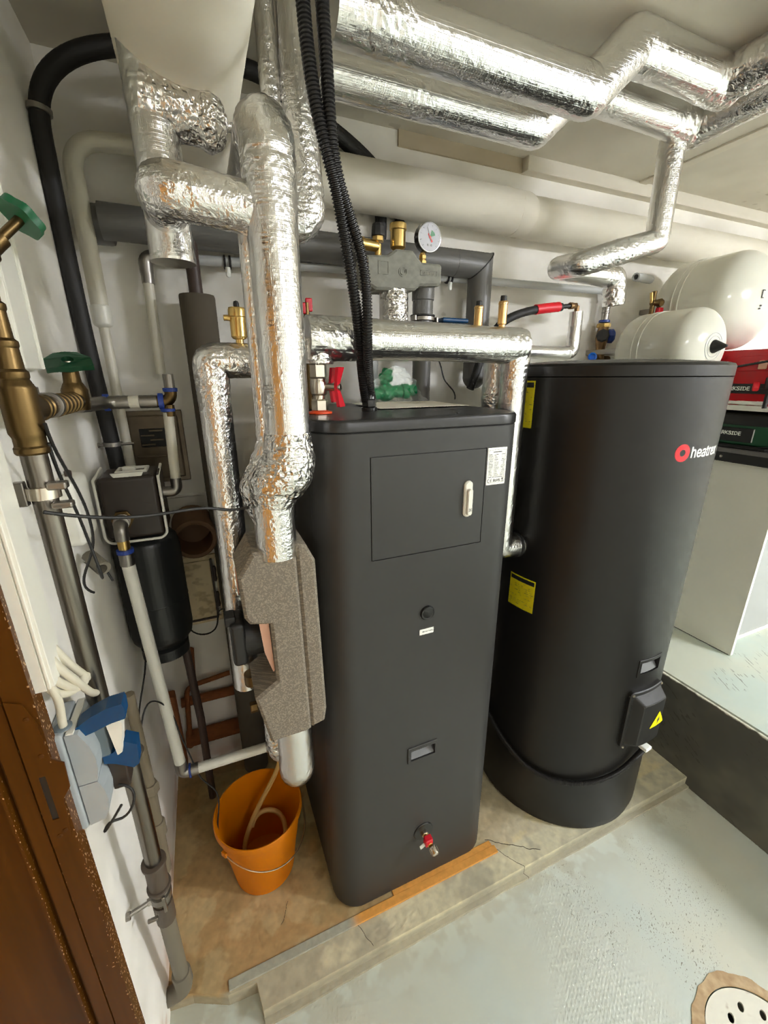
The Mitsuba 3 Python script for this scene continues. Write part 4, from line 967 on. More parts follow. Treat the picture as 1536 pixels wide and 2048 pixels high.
add(k + '__knob', put(lathe([(0.012, 0), (0.028, 0.004), (0.033, 0.012), (0.033, 0.028), (0.024, 0.036), (0, 0.037)], 8), (fx + 0.01, ty - 0.015, 1.935), A(0.8, -0.6, 0)), 'm_blue_ring')
add(k + '__blue_cap', put(lathe([(0.018, 0), (0.020, 0.003), (0.020, 0.024), (0.014, 0.026), (0.012, 0.018), (0, 0.018)], 22), (fx - 0.078, ty - 0.03, 1.835), A(-0.8, -0.6, 0.1)), 'm_blue_bright', 35)
add(k + '__side_tap', cat(hexa((fx - 0.07, ty - 0.012, 1.828), X_, 0.020, 0.022), cyl((fx - 0.055, ty - 0.012, 1.80), A(-0.4, 0, -1), 0.009, 0.03, 14)), 'm_brass', 30)
# ------------------------------------------------------------------ black hose with red tape
k = 'taped_hose'
tag(k, 'black hose with a red tape sleeve rising from behind the manifold', 'hose')
hp = spline([(1.02, 1.50, 1.70), (1.07, 1.50, 1.83), (1.145, 1.50, 1.944), (1.23, 1.50, 1.987), (1.316, 1.50, 2.008), (1.40, 1.50, 2.020), (1.455, 1.50, 2.026)], 50)
add(k + '__hose', tube(hp, 0.016, 18), 'm_black_rubber', 40)
add(k + '__red_sleeve', tube(np.array([(1.318, 1.50, 2.009), (1.37, 1.50, 2.017), (1.44, 1.50, 2.026)]), 0.0195, 20), 'm_red_bright', 35)
add(k + '__tail', tube(np.array([(1.44, 1.50, 2.026), (1.515, 1.50, 2.034)]), 0.009, 16), 'm_black', 35)
add(k + '__connector', cat(cyl((1.500, 1.50, 2.033), A(1, 0, 0.05), 0.0135, 0.016, 16), hexa((1.516, 1.50, 2.034), A(1, 0, 0.05), 0.0125, 0.022), cyl((1.543, 1.5, 2.005), Z_, 0.010, 0.03, 14)), 'm_bronze', 30)
k = add('drooping_cable', tube(spline([(0.86, 1.515, 1.86), (0.85, 1.48, 1.82), (0.858, 1.46, 1.78), (0.875, 1.46, 1.735), (0.905, 1.45, 1.70), (0.912, 1.44, 1.664)], 30), 0.0026, 8), 'm_black', 40)
tag(k, 'thin black cable drooping onto the right end of the square tank', 'cable')
k = add('black_riser_pipe', tube(spline([(0.830, 1.58, 1.40), (0.818, 1.58, 1.65), (0.822, 1.58, 1.74), (0.845, 1.57, 1.83), (0.865, 1.56, 1.90)], 30), 0.022, 18), 'm_black_rubber', 40)
tag(k, 'thick black pipe curving up behind the bag of green fittings', 'pipe')
k = add('blue_lid_box', rb(0.88, 1.00, 1.50, 1.58, 1.85, 1.945, 0.012), 'm_midgrey', 30)
scene['blue_lid_box__lid'] = mikit.ply(rb(0.882, 0.999, 1.502, 1.578, 1.946, 1.962, 0.006), 'm_blue', 30)
tag('blue_lid_box', 'small grey box with a dark blue lid just showing above the manifold', 'box')

# ------------------------------------------------------------------ corrugated conduits from the ceiling to the tank's gland
c1 = spline([(0.222, 0.90, CEIL + 0.01), (0.239, 0.90, 2.344), (0.260, 0.90, 2.181), (0.284, 0.905, 2.103), (0.310, 0.93, 2.022), (0.352, 0.98, 1.872), (0.396, 1.07, 1.74), (0.414, 1.098, 1.685)], 150)
k = add('corrugated_conduit', conduit(c1, 0.0125, 0.0062), 'm_conduit', 40)
tag(k, 'left black corrugated conduit hanging from the ceiling into the tank gland', 'conduit')
c2 = spline([(0.262, 0.905, CEIL + 0.01), (0.272, 0.90, 2.356), (0.2765, 0.90, 2.240), (0.291, 0.905, 2.112), (0.351, 0.94, 1.984), (0.375, 0.98, 1.830), (0.414, 1.07, 1.735), (0.430, 1.102, 1.685)], 150)
k = add('corrugated_conduit_001', conduit(c2, 0.0122, 0.0066), 'm_conduit', 40)
tag(k, 'right black corrugated conduit hanging from the ceiling into the tank gland', 'conduit')

# ------------------------------------------------------------------ big white pipes
k = 'large_white_pipe'
tag(k, 'very large white wrapped pipe running towards the camera under the ceiling', 'pipe')
wp = foil([(0.0493, -1.2, 2.372), (0.0493, 0.5, 2.372), (0.0493, 1.52, 2.372)], 0.120, 0.1, 0.0012, n=72, step=0.02, seed=101)
add(k, wp, 'm_white_wrap', 40)
k = 'white_wall_pipe'
tag(k, 'thick white wrapped pipe running along the top of the back wall', 'pipe')
add(k + '__left_run', foil([(0.10, 1.60, 2.372), (0.7, 1.60, 2.372), (1.335, 1.60, 2.368)], 0.078, 0.1, 0.002, [((1.24, 1.56, 2.36), 0.06, 0.006)], n=56, step=0.014, seed=102, rfun=lambda s, L: 0.078 * (1.0 if s < L - 0.05 else math.sqrt(max(0.15, 1 - ((s - L + 0.05) / 0.052) ** 2 * 0.6)))), 'm_white_wrap', 40)
add(k + '__right_run', foil([(1.28, 1.612, 2.366), (2.5, 1.612, 2.370), (4.6, 1.612, 2.372)], 0.076, 0.1, 0.002, n=48, step=0.02, seed=103), 'm_white_wrap', 40)
add(k + '__seam', tube(np.array([(1.238 + 0.003 * math.sin(5 * a), 1.60 + 0.0785 * math.cos(a), 2.369 + 0.0785 * math.sin(a)) for a in np.linspace(2.6, 5.2, 26)]), 0.0022, 6), 'm_white_wrap')
# white bent vent pipe in the corner
k = 'white_bent_pipe'
tag(k, 'white painted pipe with a bend at its top in the left corner, narrowing lower down', 'pipe')
add(k + '__upper_run', pipe([(-0.04, 1.60, 2.374), (-0.241, 1.60, 2.362), (-0.241, 1.60, 1.99)], 0.0235, 0.075, 24), 'm_white_pipe', 40)
add(k + '__socket', put(lathe([(0.0235, 0), (0.026, 0.004), (0.026, 0.05), (0.022, 0.062), (0.015, 0.066)][::-1] and [(0.0145, -0.012), (0.024, -0.006), (0.027, 0.0), (0.027, 0.045), (0.0235, 0.05)], 28), (-0.241, 1.60, 1.905)), 'm_white_plastic', 35)
add(k + '__upper_pipe', cyl((-0.241, 1.60, 1.94), Z_, 0.0235, 0.08, 24), 'm_white_pipe', 35)
add(k + '__lower_pipe', tube(np.array([(-0.241, 1.60, 1.90), (-0.241, 1.60, 1.32)]), 0.0145, 20), 'm_white_pipe', 40)
# black insulated hose arching from the corner, with its clamps
k = 'black_wall_hose'
tag(k, 'thick black hose arching up the left corner and along the back wall', 'hose')
bp = spline([(-0.262, 1.50, 1.30), (-0.262, 1.50, 1.507), (-0.272, 1.50, 1.75), (-0.277, 1.50, 1.903), (-0.279, 1.50, 2.05), (-0.279, 1.50, 2.184), (-0.278, 1.50, 2.30), (-0.272, 1.50, 2.38), (-0.255, 1.50, 2.425), (-0.22, 1.50, 2.468), (-0.16, 1.50, 2.508), (-0.09, 1.50, 2.534), (0.0, 1.50, 2.552), (0.12, 1.50, 2.560), (0.24, 1.50, 2.556), (0.38, 1.53, 2.535), (0.54, 1.62, 2.50), (0.66, 1.668, 2.44), (0.695, 1.672, 2.36), (0.70, 1.672, 2.25), (0.70, 1.672, 2.1)], 150)
add(k + '__hose', tube(bp, 0.0215, 20), 'm_black_rubber', 40)
k2 = add('black_wall_hose_001', tube(spline([(0.30, 1.56, 2.548), (0.44, 1.60, 2.54), (0.58, 1.655, 2.515), (0.70, 1.675, 2.45), (0.765, 1.675, 2.36), (0.785, 1.675, 2.25), (0.785, 1.675, 2.10)], 70), 0.018, 18), 'm_black_rubber', 40)
tag(k2, 'second black hose running down the back wall behind the brass air vent', 'hose')
def pipe_clamp(key, c, ax, r, wall):
    X, Y, Z = frame(ax)
    add(key, cat(put(lathe([(r, 0), (r + 0.004, 0.001), (r + 0.004, 0.013), (r, 0.014)], 28), c, ax), cyl(c, A(*wall), 0.004, 0.06, 10)), 'm_zinc', 35)
pipe_clamp(k + '__clamp', A(-0.274, 1.50, 2.365), A(0.12, 0, 1), 0.022, (-0.5, 1, 0))
pipe_clamp(k + '__clamp', A(-0.2625, 1.50, 1.55), A(0, 0, 1), 0.022, (-0.5, 1, 0))
add(k + '__clamp__bolt', cat(cyl((-0.305, 1.492, 1.556), X_, 0.004, 0.10, 10), hexa((-0.305, 1.492, 1.556), X_, 0.008, 0.010)), 'm_zinc', 30)

# ------------------------------------------------------------------ dark pipe with grey foam, left of the elbowed foil pipe
k = 'foam_sleeved_pipe'
tag(k, 'dark brown upright pipe in a wide grey foam sleeve near the left corner', 'pipe')
add(k + '__pipe', cyl((0.030, 1.585, 1.80), Z_, 0.0205, 0.58, 20), 'm_dark_steel', 35)
add(k + '__foam_sleeve', put(lathe([(0.021, 0.0), (0.052, 0.0), (0.052, 0.006), (0.0535, 1.93), (0.052, 1.936), (0.0205, 1.938)], 36), (0.031, 1.585, 0.06)), 'm_foam', 35)
# ------------------------------------------------------------------ left wall: cable duct, steel pipe, brass tee and valves
k = 'cable_duct'
tag(k, 'white plastic cable duct on the left wall, nearest the door frame, cables leaving its end', 'cable duct')
add(k + '__trough', rb(-0.299, -0.262, 0.690, 0.745, 1.295, 2.40, 0.0015), 'm_white_plastic')
add(k + '__lid', slab([(-0.296, 1.293), (-0.272, 1.293), (-0.272, 2.40), (-0.296, 2.40)], 0.6855, 0.689), 'm_white_plastic')
add(k + '__rib', rb(-0.2705, -0.2665, 0.6862, 0.690, 1.294, 2.40, 0.001), 'm_white_plastic')
k = 'cable_duct_001'
tag(k, 'upper white cable duct on the left wall, ending behind the brass tee', 'cable duct')
add(k + '__trough', rb(-0.2995, -0.278, 0.965, 1.075, 1.765, 2.55, 0.0015), 'm_white_plastic')
add(k + '__lid', rb(-0.279, -0.2755, 0.968, 1.046, 1.766, 2.55, 0.001), 'm_white_plastic')
add(k + '__rib', rb(-0.279, -0.2745, 1.050, 1.053, 1.766, 2.55, 0.0008), 'm_white_plastic')
add(k + '__rib', rb(-0.279, -0.2745, 1.066, 1.069, 1.766, 2.55, 0.0008), 'm_white_plastic')
# white cables looping out of the duct
loops = [[(-0.285, 0.702, 1.335), (-0.2795, 0.703, 1.300), (-0.2686, 0.712, 1.2660), (-0.2536, 0.738, 1.2500), (-0.246, 0.762, 1.258)],
         [(-0.272, 0.706, 1.335), (-0.2690, 0.707, 1.302), (-0.2604, 0.720, 1.2730), (-0.2500, 0.748, 1.2450), (-0.246, 0.775, 1.250)],
         [(-0.270, 0.718, 1.335), (-0.2600, 0.720, 1.305), (-0.2479, 0.737, 1.2600), (-0.2405, 0.768, 1.2120), (-0.240, 0.79, 1.200)],
         [(-0.270, 0.735, 1.345), (-0.2600, 0.738, 1.315), (-0.2500, 0.758, 1.2690), (-0.2446, 0.789, 1.2259), (-0.245, 0.81, 1.205)],
         [(-0.277, 0.700, 1.335), (-0.2735, 0.702, 1.295), (-0.2705, 0.708, 1.260), (-0.2745, 0.7145, 1.225), (-0.277, 0.717, 1.190)]]
for i, q in enumerate(loops):
    kk = add('white_cable', tube(spline(q, 30), 0.0062, 12), 'm_cable_white', 40)
    tag(kk, ['white cable bending out of the duct end closest to the wall', 'white cable curving below the duct end beside the steel pipe', 'white cable reaching towards the blue latch', 'white cable sweeping out above the others towards the steel pipe', 'white cable dropping straight into the grey blue box'][i], 'cable', 'white cables leaving the cable duct')
# grey box with blue latches
k = 'latch_box'
tag(k, 'pale grey wall box with two blue latches beside the door frame', 'box')
add(k + '__back', rb(-0.2995, -0.276, 0.698, 0.79, 0.985, 1.195, 0.006), 'm_lightgrey', 30)
lob = Polygon([(-0.274, 0.988), (-0.247, 0.992), (-0.240, 1.02), (-0.240, 1.055), (-0.248, 1.085), (-0.243, 1.11), (-0.243, 1.15), (-0.252, 1.185), (-0.274, 1.19)]).buffer(0.002)
topl = slab([(-0.2745, 0.990), (-0.250, 0.994), (-0.2425, 1.010), (-0.239, 1.035), (-0.241, 1.060), (-0.247, 1.0805), (-0.2745, 1.0805)], 0.700, 0.79)
topu = slab([(-0.2745, 1.0825), (-0.247, 1.0825), (-0.242, 1.105), (-0.241, 1.130), (-0.245, 1.158), (-0.256, 1.188), (-0.2745, 1.190)], 0.700, 0.79)
add(k + '__lid', topl, 'm_lightgrey')
add(k + '__lid', topu, 'm_lightgrey')
add(k + '__grommet', put(lathe([(0.013, 0), (0.013, 0.003), (0.010, 0.005), (0.007, 0.005)], 20), (-0.279, 0.720, 1.194)), 'm_midgrey', 35)
add(k + '__top_strip', bx(-0.2725, -0.262, 0.702, 0.79, 1.1885, 1.192), 'm_white_plastic')
def latch(pts, y0, y1, key):
    add(key, slab(pts, y0, y1), 'm_blue')
latch([(-0.262, 1.188), (-0.259, 1.1925), (-0.238, 1.205), (-0.214, 1.214), (-0.190, 1.216), (-0.188, 1.207), (-0.189, 1.185), (-0.214, 1.182), (-0.238, 1.174), (-0.256, 1.170)], 0.712, 0.745, k + '__latch')
latch([(-0.243, 1.098), (-0.226, 1.100), (-0.206, 1.118), (-0.187, 1.104), (-0.190, 1.060), (-0.200, 1.054), (-0.226, 1.074), (-0.243, 1.082)], 0.735, 0.765, k + '__latch')
add(k + '__white_block', cat(slab([(-0.222, 1.172), (-0.202, 1.178), (-0.198, 1.168), (-0.208, 1.108), (-0.216, 1.104)], 0.722, 0.748)), 'm_white_plastic')
add(k + '__grey_block', rb(-0.246, -0.229, 0.735, 0.78, 1.095, 1.17, 0.002), 'm_midgrey')
add(k + '__dark_block', rb(-0.242, -0.214, 0.745, 0.79, 1.005, 1.075, 0.003), 'm_filter_head')
# steel pipe with brass tee
k = 'steel_pipe'
tag(k, 'long upright steel pipe in front of the left wall', 'pipe')
sx_, sy_ = -0.2435, 0.790
add(k + '__upper_run', cyl((sx_, sy_, 0.985), Z_, 0.0172, 0.68, 24), 'm_steel', 35)
add(k + '__lower_run', tube(np.array([(-0.2225, 0.795, 1.02), (-0.2235, 0.800, 0.86), (-0.2265, 0.807, 0.70)]), 0.0168, 24), 'm_steel', 35)
add(k + '__offset_fitting', cat(cyl((-0.238, 0.805, 0.985), A(0.5, 0.05, 1), 0.021, 0.055, 20, 0.002), cyl((-0.255, 0.84, 1.035), A(0.9, -0.9, -0.6), 0.014, 0.035, 16, 0.001)), 'm_zinc', 30)
add(k + '__coupling', tube(np.array([(-0.2262, 0.806, 0.715), (-0.2300, 0.816, 0.615)]), 0.0215, 24), 'm_coupling', 35)
for q in (0.713, 0.625):
    w_ = (0.715 - q) / 0.1
    add(k + '__coupling__bead', put(lathe([(0.0225, 0), (0.0255, 0.002), (0.0255, 0.008), (0.0225, 0.010)], 24), (-0.2262 - 0.0038 * w_, 0.806 + 0.01 * w_, q - 0.008), A(0.038, -0.1, 1)), 'm_coupling', 35)
add(k + '__coupling', tube(np.array([(-0.2322, 0.8215, 0.560), (-0.2356, 0.8325, 0.480)]), 0.0215, 24), 'm_coupling', 35)
add(k + '__bottom_run', tube(np.array([(-0.2300, 0.815, 0.62), (-0.2355, 0.832, 0.49), (-0.2480, 0.880, 0.155)]), 0.0185, 24), 'm_grey_painted', 35)
add(k + '__bottom_elbow', pipe([(-0.2470, 0.876, 0.180), (-0.2500, 0.888, 0.085), (-0.305, 0.905, 0.045)], 0.0225, 0.05, 22), 'm_grey_painted', 35)
for q in (0.165, 0.145, 0.120):
    add(k + '__bottom_elbow__bead', put(lathe([(0.0215, 0), (0.0245, 0.002), (0.0245, 0.006), (0.0215, 0.008)], 24), (-0.2485, 0.882 + (0.165 - q) * 0.12, q - 0.005), A(0.03, -0.13, 1)), 'm_grey_painted', 35)
k2 = k + '__wall_bracket'
add(k2, cat(cyl((-0.300, 0.797, 0.588), A(1, 0.25, 0.02), 0.0052, 0.055, 12), cyl((-0.301, 0.797, 0.588), X_, 0.0085, 0.010, 14), hexa((-0.258, 0.808, 0.589), A(1, 0.25, 0), 0.0085, 0.010)), 'm_zinc', 30)
add(k2 + '__band', put(lathe([(0.0195, 0), (0.0235, 0.001), (0.0235, 0.020), (0.0195, 0.021)], 26), (-0.2315, 0.819, 0.578), A(0.038, -0.1, 1)), 'm_zinc', 35)
add(k2 + '__clip', cat(rb(-0.262, -0.240, 0.788, 0.796, 0.548, 0.556, 0.002), rb(-0.226, -0.219, 0.792, 0.80, 0.556, 0.606, 0.002)), 'm_zinc')
k2 = k + '__pipe_clamp'
add(k2, cat(put(lathe([(0.0175, 0), (0.0225, 0.001), (0.0225, 0.020), (0.0175, 0.021)], 26), (sx_, sy_, 1.570))), 'm_nickel', 35)
for e_ in (rb(-0.277, -0.262, 0.775, 0.790, 1.562, 1.60, 0.002), rb(-0.232, -0.206, 0.765, 0.785, 1.586, 1.598, 0.003), rb(-0.232, -0.204, 0.765, 0.785, 1.556, 1.566, 0.003)):
    add(k2 + '__ear', e_, 'm_zinc')
k = 'brass_tee'
tag(k, 'aged brass tee fitting stacked with ring collars at the left edge', 'fitting')
add(k + '__body', put(lathe([(0.0205, 0), (0.0225, 0.003), (0.0225, 0.010), (0.0205, 0.013), (0.0205, 0.025), (0.0235, 0.032), (0.0235, 0.095), (0.0215, 0.100), (0.0180, 0.108), (0.0195, 0.111), (0.0195, 0.118), (0.0160, 0.122), (0.0148, 0.150), (0.0163, 0.153), (0.0163, 0.159), (0.0122, 0.163), (0.0112, 0.198), (0.0128, 0.201), (0.0128, 0.207), (0.0095, 0.210)], 28), (sx_, sy_, 1.640)), 'm_brass_old', 28)
add(k + '__branch', put(lathe([(0.019, 0), (0.0195, 0.05), (0.0215, 0.052), (0.0215, 0.062), (0.019, 0.064), (0.018, 0.075), (0.0205, 0.077), (0.0205, 0.087), (0.018, 0.089)], 26), (sx_, sy_ + 0.01, 1.704), Y_), 'm_brass_old', 28)
add(k + '__riser', cyl((sx_, sy_, 1.849), Z_, 0.0088, 0.39, 20), 'm_copper_old', 35)
k = 'stop_valve'
tag(k, 'brass stop valve with a green butterfly handle between the brass tee and the white pipe', 'valve')
bxv = A(-0.246, 1.12, 1.695)
add(k + '__inlet', cat(cyl((sx_, 0.87, 1.704), Y_, 0.0165, 0.10, 22), *[put(lathe([(0.0165, 0), (0.0205, 0.002), (0.0205, 0.010), (0.0165, 0.012)], 24), (sx_ - 0.001, 0.955 + 0.028 * j, 1.702), Y_) for j in range(5)], cyl((sx_, 0.96, 1.702), Y_, 0.017, 0.16, 22)), 'm_brass_old', 28)
add(k + '__inlet_clamp', cat(put(lathe([(0.0165, 0), (0.0215, 0.001), (0.0215, 0.014), (0.0165, 0.015)], 24), (sx_, 0.918, 1.704), Y_), cyl((-0.30, 0.925, 1.722), X_, 0.0035, 0.06, 10), rb(-0.262, -0.256, 0.92, 0.932, 1.715, 1.735, 0.001)), 'm_zinc', 30)
add(k + '__body', cat(put(lathe([(0.022, -0.012), (0.0245, 0.0), (0.0245, 0.030), (0.019, 0.042), (0.0165, 0.046), (0.0140, 0.082), (0.0115, 0.084)], 24), bxv)), 'm_brass_old', 28)
hw = Polygon([(-0.038, -0.013), (-0.020, -0.020), (0, -0.023), (0.020, -0.020), (0.040, -0.012), (0.040, 0.012), (0.020, 0.020), (0, 0.023), (-0.020, 0.020), (-0.038, 0.013)]).buffer(0.003).difference(affinity.scale(Point(0, 0).buffer(1, 8), 0.011, 0.010))
hm = extr(hw, 0.012)
hm.vertices[:, 2] -= np.clip(np.abs(hm.vertices[:, 0]) - 0.02, 0, 1) * 0.35
add(k + '__handle', put(hm, bxv + A(0, 0, 0.082), A(0.1, -0.62, 0.78), A(1, 0.25, 0.1)), 'm_green_dark', 30)
add(k + '__handle_nut', cyl(bxv + A(0, 0, 0.07), Z_, 0.0085, 0.018, 16), 'm_nickel', 35)
k = 'gate_valve'
tag(k, 'brass valve spindle with a green wheel at the left edge, above the brass tee', 'valve')
wc, wd = A(-0.232, 0.952, 1.992), A(0.55, 0.42, 0.72)
add(k + '__spindle', cat(put(lathe([(0.018, -0.120), (0.018, -0.075), (0.0135, -0.070), (0.0135, -0.045), (0.0075, -0.042), (0.0075, 0.0)], 18), wc, wd)), 'm_brass_old', 30)
wheel = extr(Point(0, 0).buffer(0.031, 24).difference(Point(0, 0).buffer(0.001, 4)), 0.013)
wv = wheel.vertices
rad_ = np.hypot(wv[:, 0], wv[:, 1]); an_ = np.arctan2(wv[:, 1], wv[:, 0])
wv[:, :2] *= (1 + 0.06 * np.cos(an_ * 6))[:, None]
wheel.vertices = wv
add(k + '__wheel', put(wheel, wc, wd), 'm_green', 25)
# blue press fittings and white pipe to the filter head
k = 'press_fitting_run'
tag(k, 'short white pipe with blue ringed press fittings leading to the filter head', 'pipe')
fy_, fz_ = 1.315, 1.688
add(k + '__link', pipe([(-0.246, 1.12, fz_ + 0.005), (-0.246, 1.22, fz_), (-0.236, fy_, fz_), (-0.20, fy_, fz_)], 0.0165, 0.06, 20), 'm_zinc', 35)
for x in (-0.232, -0.105):
    add(k + '__blue_ring', put(lathe([(0.0165, 0), (0.0215, 0.001), (0.0215, 0.013), (0.0165, 0.014)], 24), (x, fy_, fz_), X_), 'm_blue_ring', 35)
for x in (-0.216, -0.150):
    add(k + '__sleeve', put(lathe([(0.0165, 0), (0.0175, 0.002), (0.0165, 0.012), (0.0175, 0.016), (0.0165, 0.026), (0.0175, 0.03), (0.0165, 0.042)], 22), (x, fy_, fz_), X_), 'm_zinc', 35)
add(k + '__pipe', cyl((-0.18, fy_, fz_), X_, 0.0160, 0.05, 20), 'm_white_pipe', 35)
add(k + '__tee', cat(pipe([(-0.11, fy_, fz_), (-0.072, fy_, fz_), (-0.072, fy_, fz_ + 0.03)], 0.0155, 0.02, 20), cyl((-0.082, fy_, fz_ - 0.01), A(0.0, 0, -1), 0.0145, 0.03, 18)), 'm_brass_old', 35)
add(k + '__blue_ring', put(lathe([(0.0145, 0), (0.0185, 0.001), (0.0185, 0.010), (0.0145, 0.011)], 22), (-0.072, fy_, fz_ + 0.024)), 'm_blue_ring', 35)
add(k + '__blue_ring', put(lathe([(0.0145, 0), (0.0185, 0.001), (0.0185, 0.008), (0.0145, 0.009)], 22), (-0.085, fy_, fz_ - 0.028)), 'm_blue_ring', 35)
add(k + '__stub', put(lathe([(0.0135, 0), (0.0135, 0.036), (0.011, 0.037), (0.011, 0.030), (0, 0.030)], 20), (-0.072, fy_, fz_ + 0.034)), 'm_zinc', 35)
add(k + '__down_pipe', tube(np.array([(-0.0855, fy_, fz_ - 0.03), (-0.0935, fy_, 1.465)]), 0.0133, 18), 'm_white_pipe', 35)
add(k + '__bottom_elbow', pipe([(-0.0935, fy_, 1.475), (-0.0940, fy_, 1.437), (-0.135, fy_, 1.437)], 0.0150, 0.016, 18), 'm_zinc', 35)
# water filter: head with white trimmed face and black tank below
k = 'water_filter'
tag(k, 'dark water treatment unit with a white edged face above a black pressure tank', 'water filter')
fx0, fx1, fyf = -0.282, -0.132, 1.262
fb, ft = 1.325, 1.505
add(k + '__head', rb(fx0 + 0.004, fx1 - 0.004, fyf, 1.40, fb, ft - 0.004, 0.014), 'm_filter_head', 30)
tr = arcpath([(fx0, fyf - 0.001, ft - 0.01), (fx0, fyf - 0.001, fb - 0.006), (fx1, fyf - 0.001, fb - 0.006), (fx1, fyf - 0.001, ft - 0.01)], 0.022, 10)
tr = np.vstack([[(fx0, 1.375, ft + 0.002)], tr, [(fx1, 1.375, ft + 0.002)]])
add(k + '__face_trim', tube(tr, 0.0038, 10), 'm_white_plastic', 40)
add(k + '__side_panel', rb(fx1 - 0.003, fx1 + 0.002, fyf + 0.002, 1.385, fb + 0.01, ft, 0.002), 'm_filter_head', 30)
add(k + '__display_frame', cut(rb(-0.238, -0.160, 1.300, 1.372, ft - 0.004, ft + 0.003, 0.002), bx(-0.230, -0.168, 1.308, 1.364, ft - 0.01, ft + 0.01)), 'm_white_plastic')
add(k + '__display_frame__lever', cat(rb(-0.222, -0.190, 1.318, 1.34, ft - 0.002, ft + 0.010, 0.003), slab([(-0.243, ft + 0.004), (-0.165, ft + 0.004), (-0.172, ft - 0.008), (-0.236, ft - 0.008)], 1.268, 1.274)), 'm_white_plastic')
add(k + '__inlet_hex', hexa((-0.232, fyf - 0.002, 1.385), -Y_, 0.027, 0.010), 'm_brass_old')
add(k + '__inlet_elbow', pipe([(-0.232, fyf - 0.005, 1.385), (-0.232, 1.205, 1.380), (-0.232, 1.205, 1.345)], 0.0165, 0.018, 20), 'm_zinc', 35)
for j in range(3):
    add(k + '__inlet_elbow__bead', put(lathe([(0.0165, 0), (0.019, 0.001), (0.019, 0.006), (0.0165, 0.007)], 22), (-0.232, 1.250 - 0.012 * j, 1.385), -Y_), 'm_zinc', 35)
add(k + '__union', cyl((-0.232, 1.205, 1.318), Z_, 0.0145, 0.035, 18), 'm_brass', 35)
add(k + '__blue_ring', put(lathe([(0.016, 0), (0.0205, 0.001), (0.0205, 0.011), (0.016, 0.012)], 22), (-0.232, 1.205, 1.308)), 'm_blue_ring', 35)
add(k + '__sleeve', cyl((-0.232, 1.205, 1.274), Z_, 0.0180, 0.034, 20, 0.001), 'm_zinc', 35)
ft_ = lathe([(0.050, 0.885), (0.070, 0.880), (0.0705, 0.915), (0.060, 0.922), (0.072, 0.930), (0.087, 0.950), (0.0915, 0.975), (0.0915, 1.08), (0.0925, 1.083), (0.0915, 1.086), (0.0915, 1.25), (0.086, 1.285), (0.07, 1.305), (0.055, 1.322)], 56)
ft_.vertices += [-0.2065, 1.378, 0]
add(k + '__tank', crumple(ft_.subdivide().subdivide(), 0.0007), 'm_filter_body', 40)
# white supply pipe from the filter down and across to the pump group
k = 'white_supply_pipe'
tag(k, 'white plastic pipe running down from the water filter and across behind the bucket', 'pipe')
add(k + '__upright', tube(np.array([(-0.232, 1.205, 1.285), (-0.2035, 1.205, 0.555)]), 0.0162, 20), 'm_white_plastic', 35)
add(k + '__cross_run', tube(np.array([(-0.185, 1.205, 0.528), (0.075, 1.205, 0.522)]), 0.0162, 20), 'm_white_plastic', 35)
add(k + '__corner_fitting', cat(pipe([(-0.2045, 1.205, 0.575), (-0.2030, 1.205, 0.528), (-0.155, 1.205, 0.528)], 0.0185, 0.018, 20)), 'm_zinc', 35)
add(k + '__corner_blue_ring', cat(put(lathe([(0.0185, 0), (0.022, 0.001), (0.022, 0.006), (0.0185, 0.007)], 22), (-0.184, 1.205, 0.528), X_)), 'm_blue_ring', 35)
add(k + '__end_fitting', cat(cyl((0.060, 1.205, 0.522), X_, 0.019, 0.035, 20, 0.002), hexa((0.095, 1.205, 0.522), X_, 0.021, 0.014), pipe([(0.10, 1.205, 0.522), (0.13, 1.205, 0.522), (0.13, 1.17, 0.62)], 0.014, 0.02, 16)), 'm_zinc', 30)
# white wall sensor box
k = 'sensor_box'
tag(k, 'white rounded wall box behind the steel pipe on the left wall', 'box')
add(k + '__case', rb(-0.2995, -0.258, 1.000, 1.120, 1.410, 1.550, 0.012, 3), 'm_white_plastic', 30)
add(k + '__knob', cyl((-0.280, 1.07, 1.548), Z_, 0.007, 0.014, 14, 0.002), 'm_dark_steel', 35)
add('plastic_stub', cut(cyl((-0.275, 1.06, 1.365), A(0.55, -0.8, -0.25), 0.016, 0.06, 20), cyl((-0.28, 1.06, 1.365), A(0.55, -0.8, -0.25), 0.012, 0.09, 20)), 'm_grey_painted', 35)
tag('plastic_stub', 'short open grey plastic pipe stub below the white wall box', 'pipe')
k = add('sagging_cable', tube(spline([(-0.2350, 0.742, 1.560), (-0.205, 0.76, 1.545), (-0.15, 0.79, 1.525), (-0.08, 0.82, 1.515), (-0.01, 0.845, 1.508), (0.03, 0.87, 1.492), (0.075, 0.93, 1.470), (0.085, 0.96, 1.42), (0.085, 0.97, 1.36)], 60), 0.0029, 10), 'm_black', 40)
tag(k, 'thin dark cable strung across from the steel pipe to the pump group', 'cable')
k = add('sagging_cable_001', tube(spline([(-0.216, 0.775, 1.685), (-0.222, 0.83, 1.62), (-0.223, 0.89, 1.55), (-0.230, 0.945, 1.47), (-0.250, 0.985, 1.40), (-0.270, 1.0, 1.36), (-0.28, 1.05, 1.28)], 60), 0.0027, 10), 'm_black', 40)
tag(k, 'black cable dropping from behind the brass tee past the steel clamp', 'cable')
k = add('sagging_cable_002', tube(spline([(-0.222, 0.79, 1.655), (-0.226, 0.83, 1.58), (-0.228, 0.87, 1.52), (-0.226, 0.90, 1.43), (-0.222, 0.905, 1.38), (-0.24, 0.97, 1.36), (-0.25, 1.1, 1.28)], 60), 0.0027, 10), 'm_black', 40)
tag(k, 'black cable crossing in front of the white wall box', 'cable')
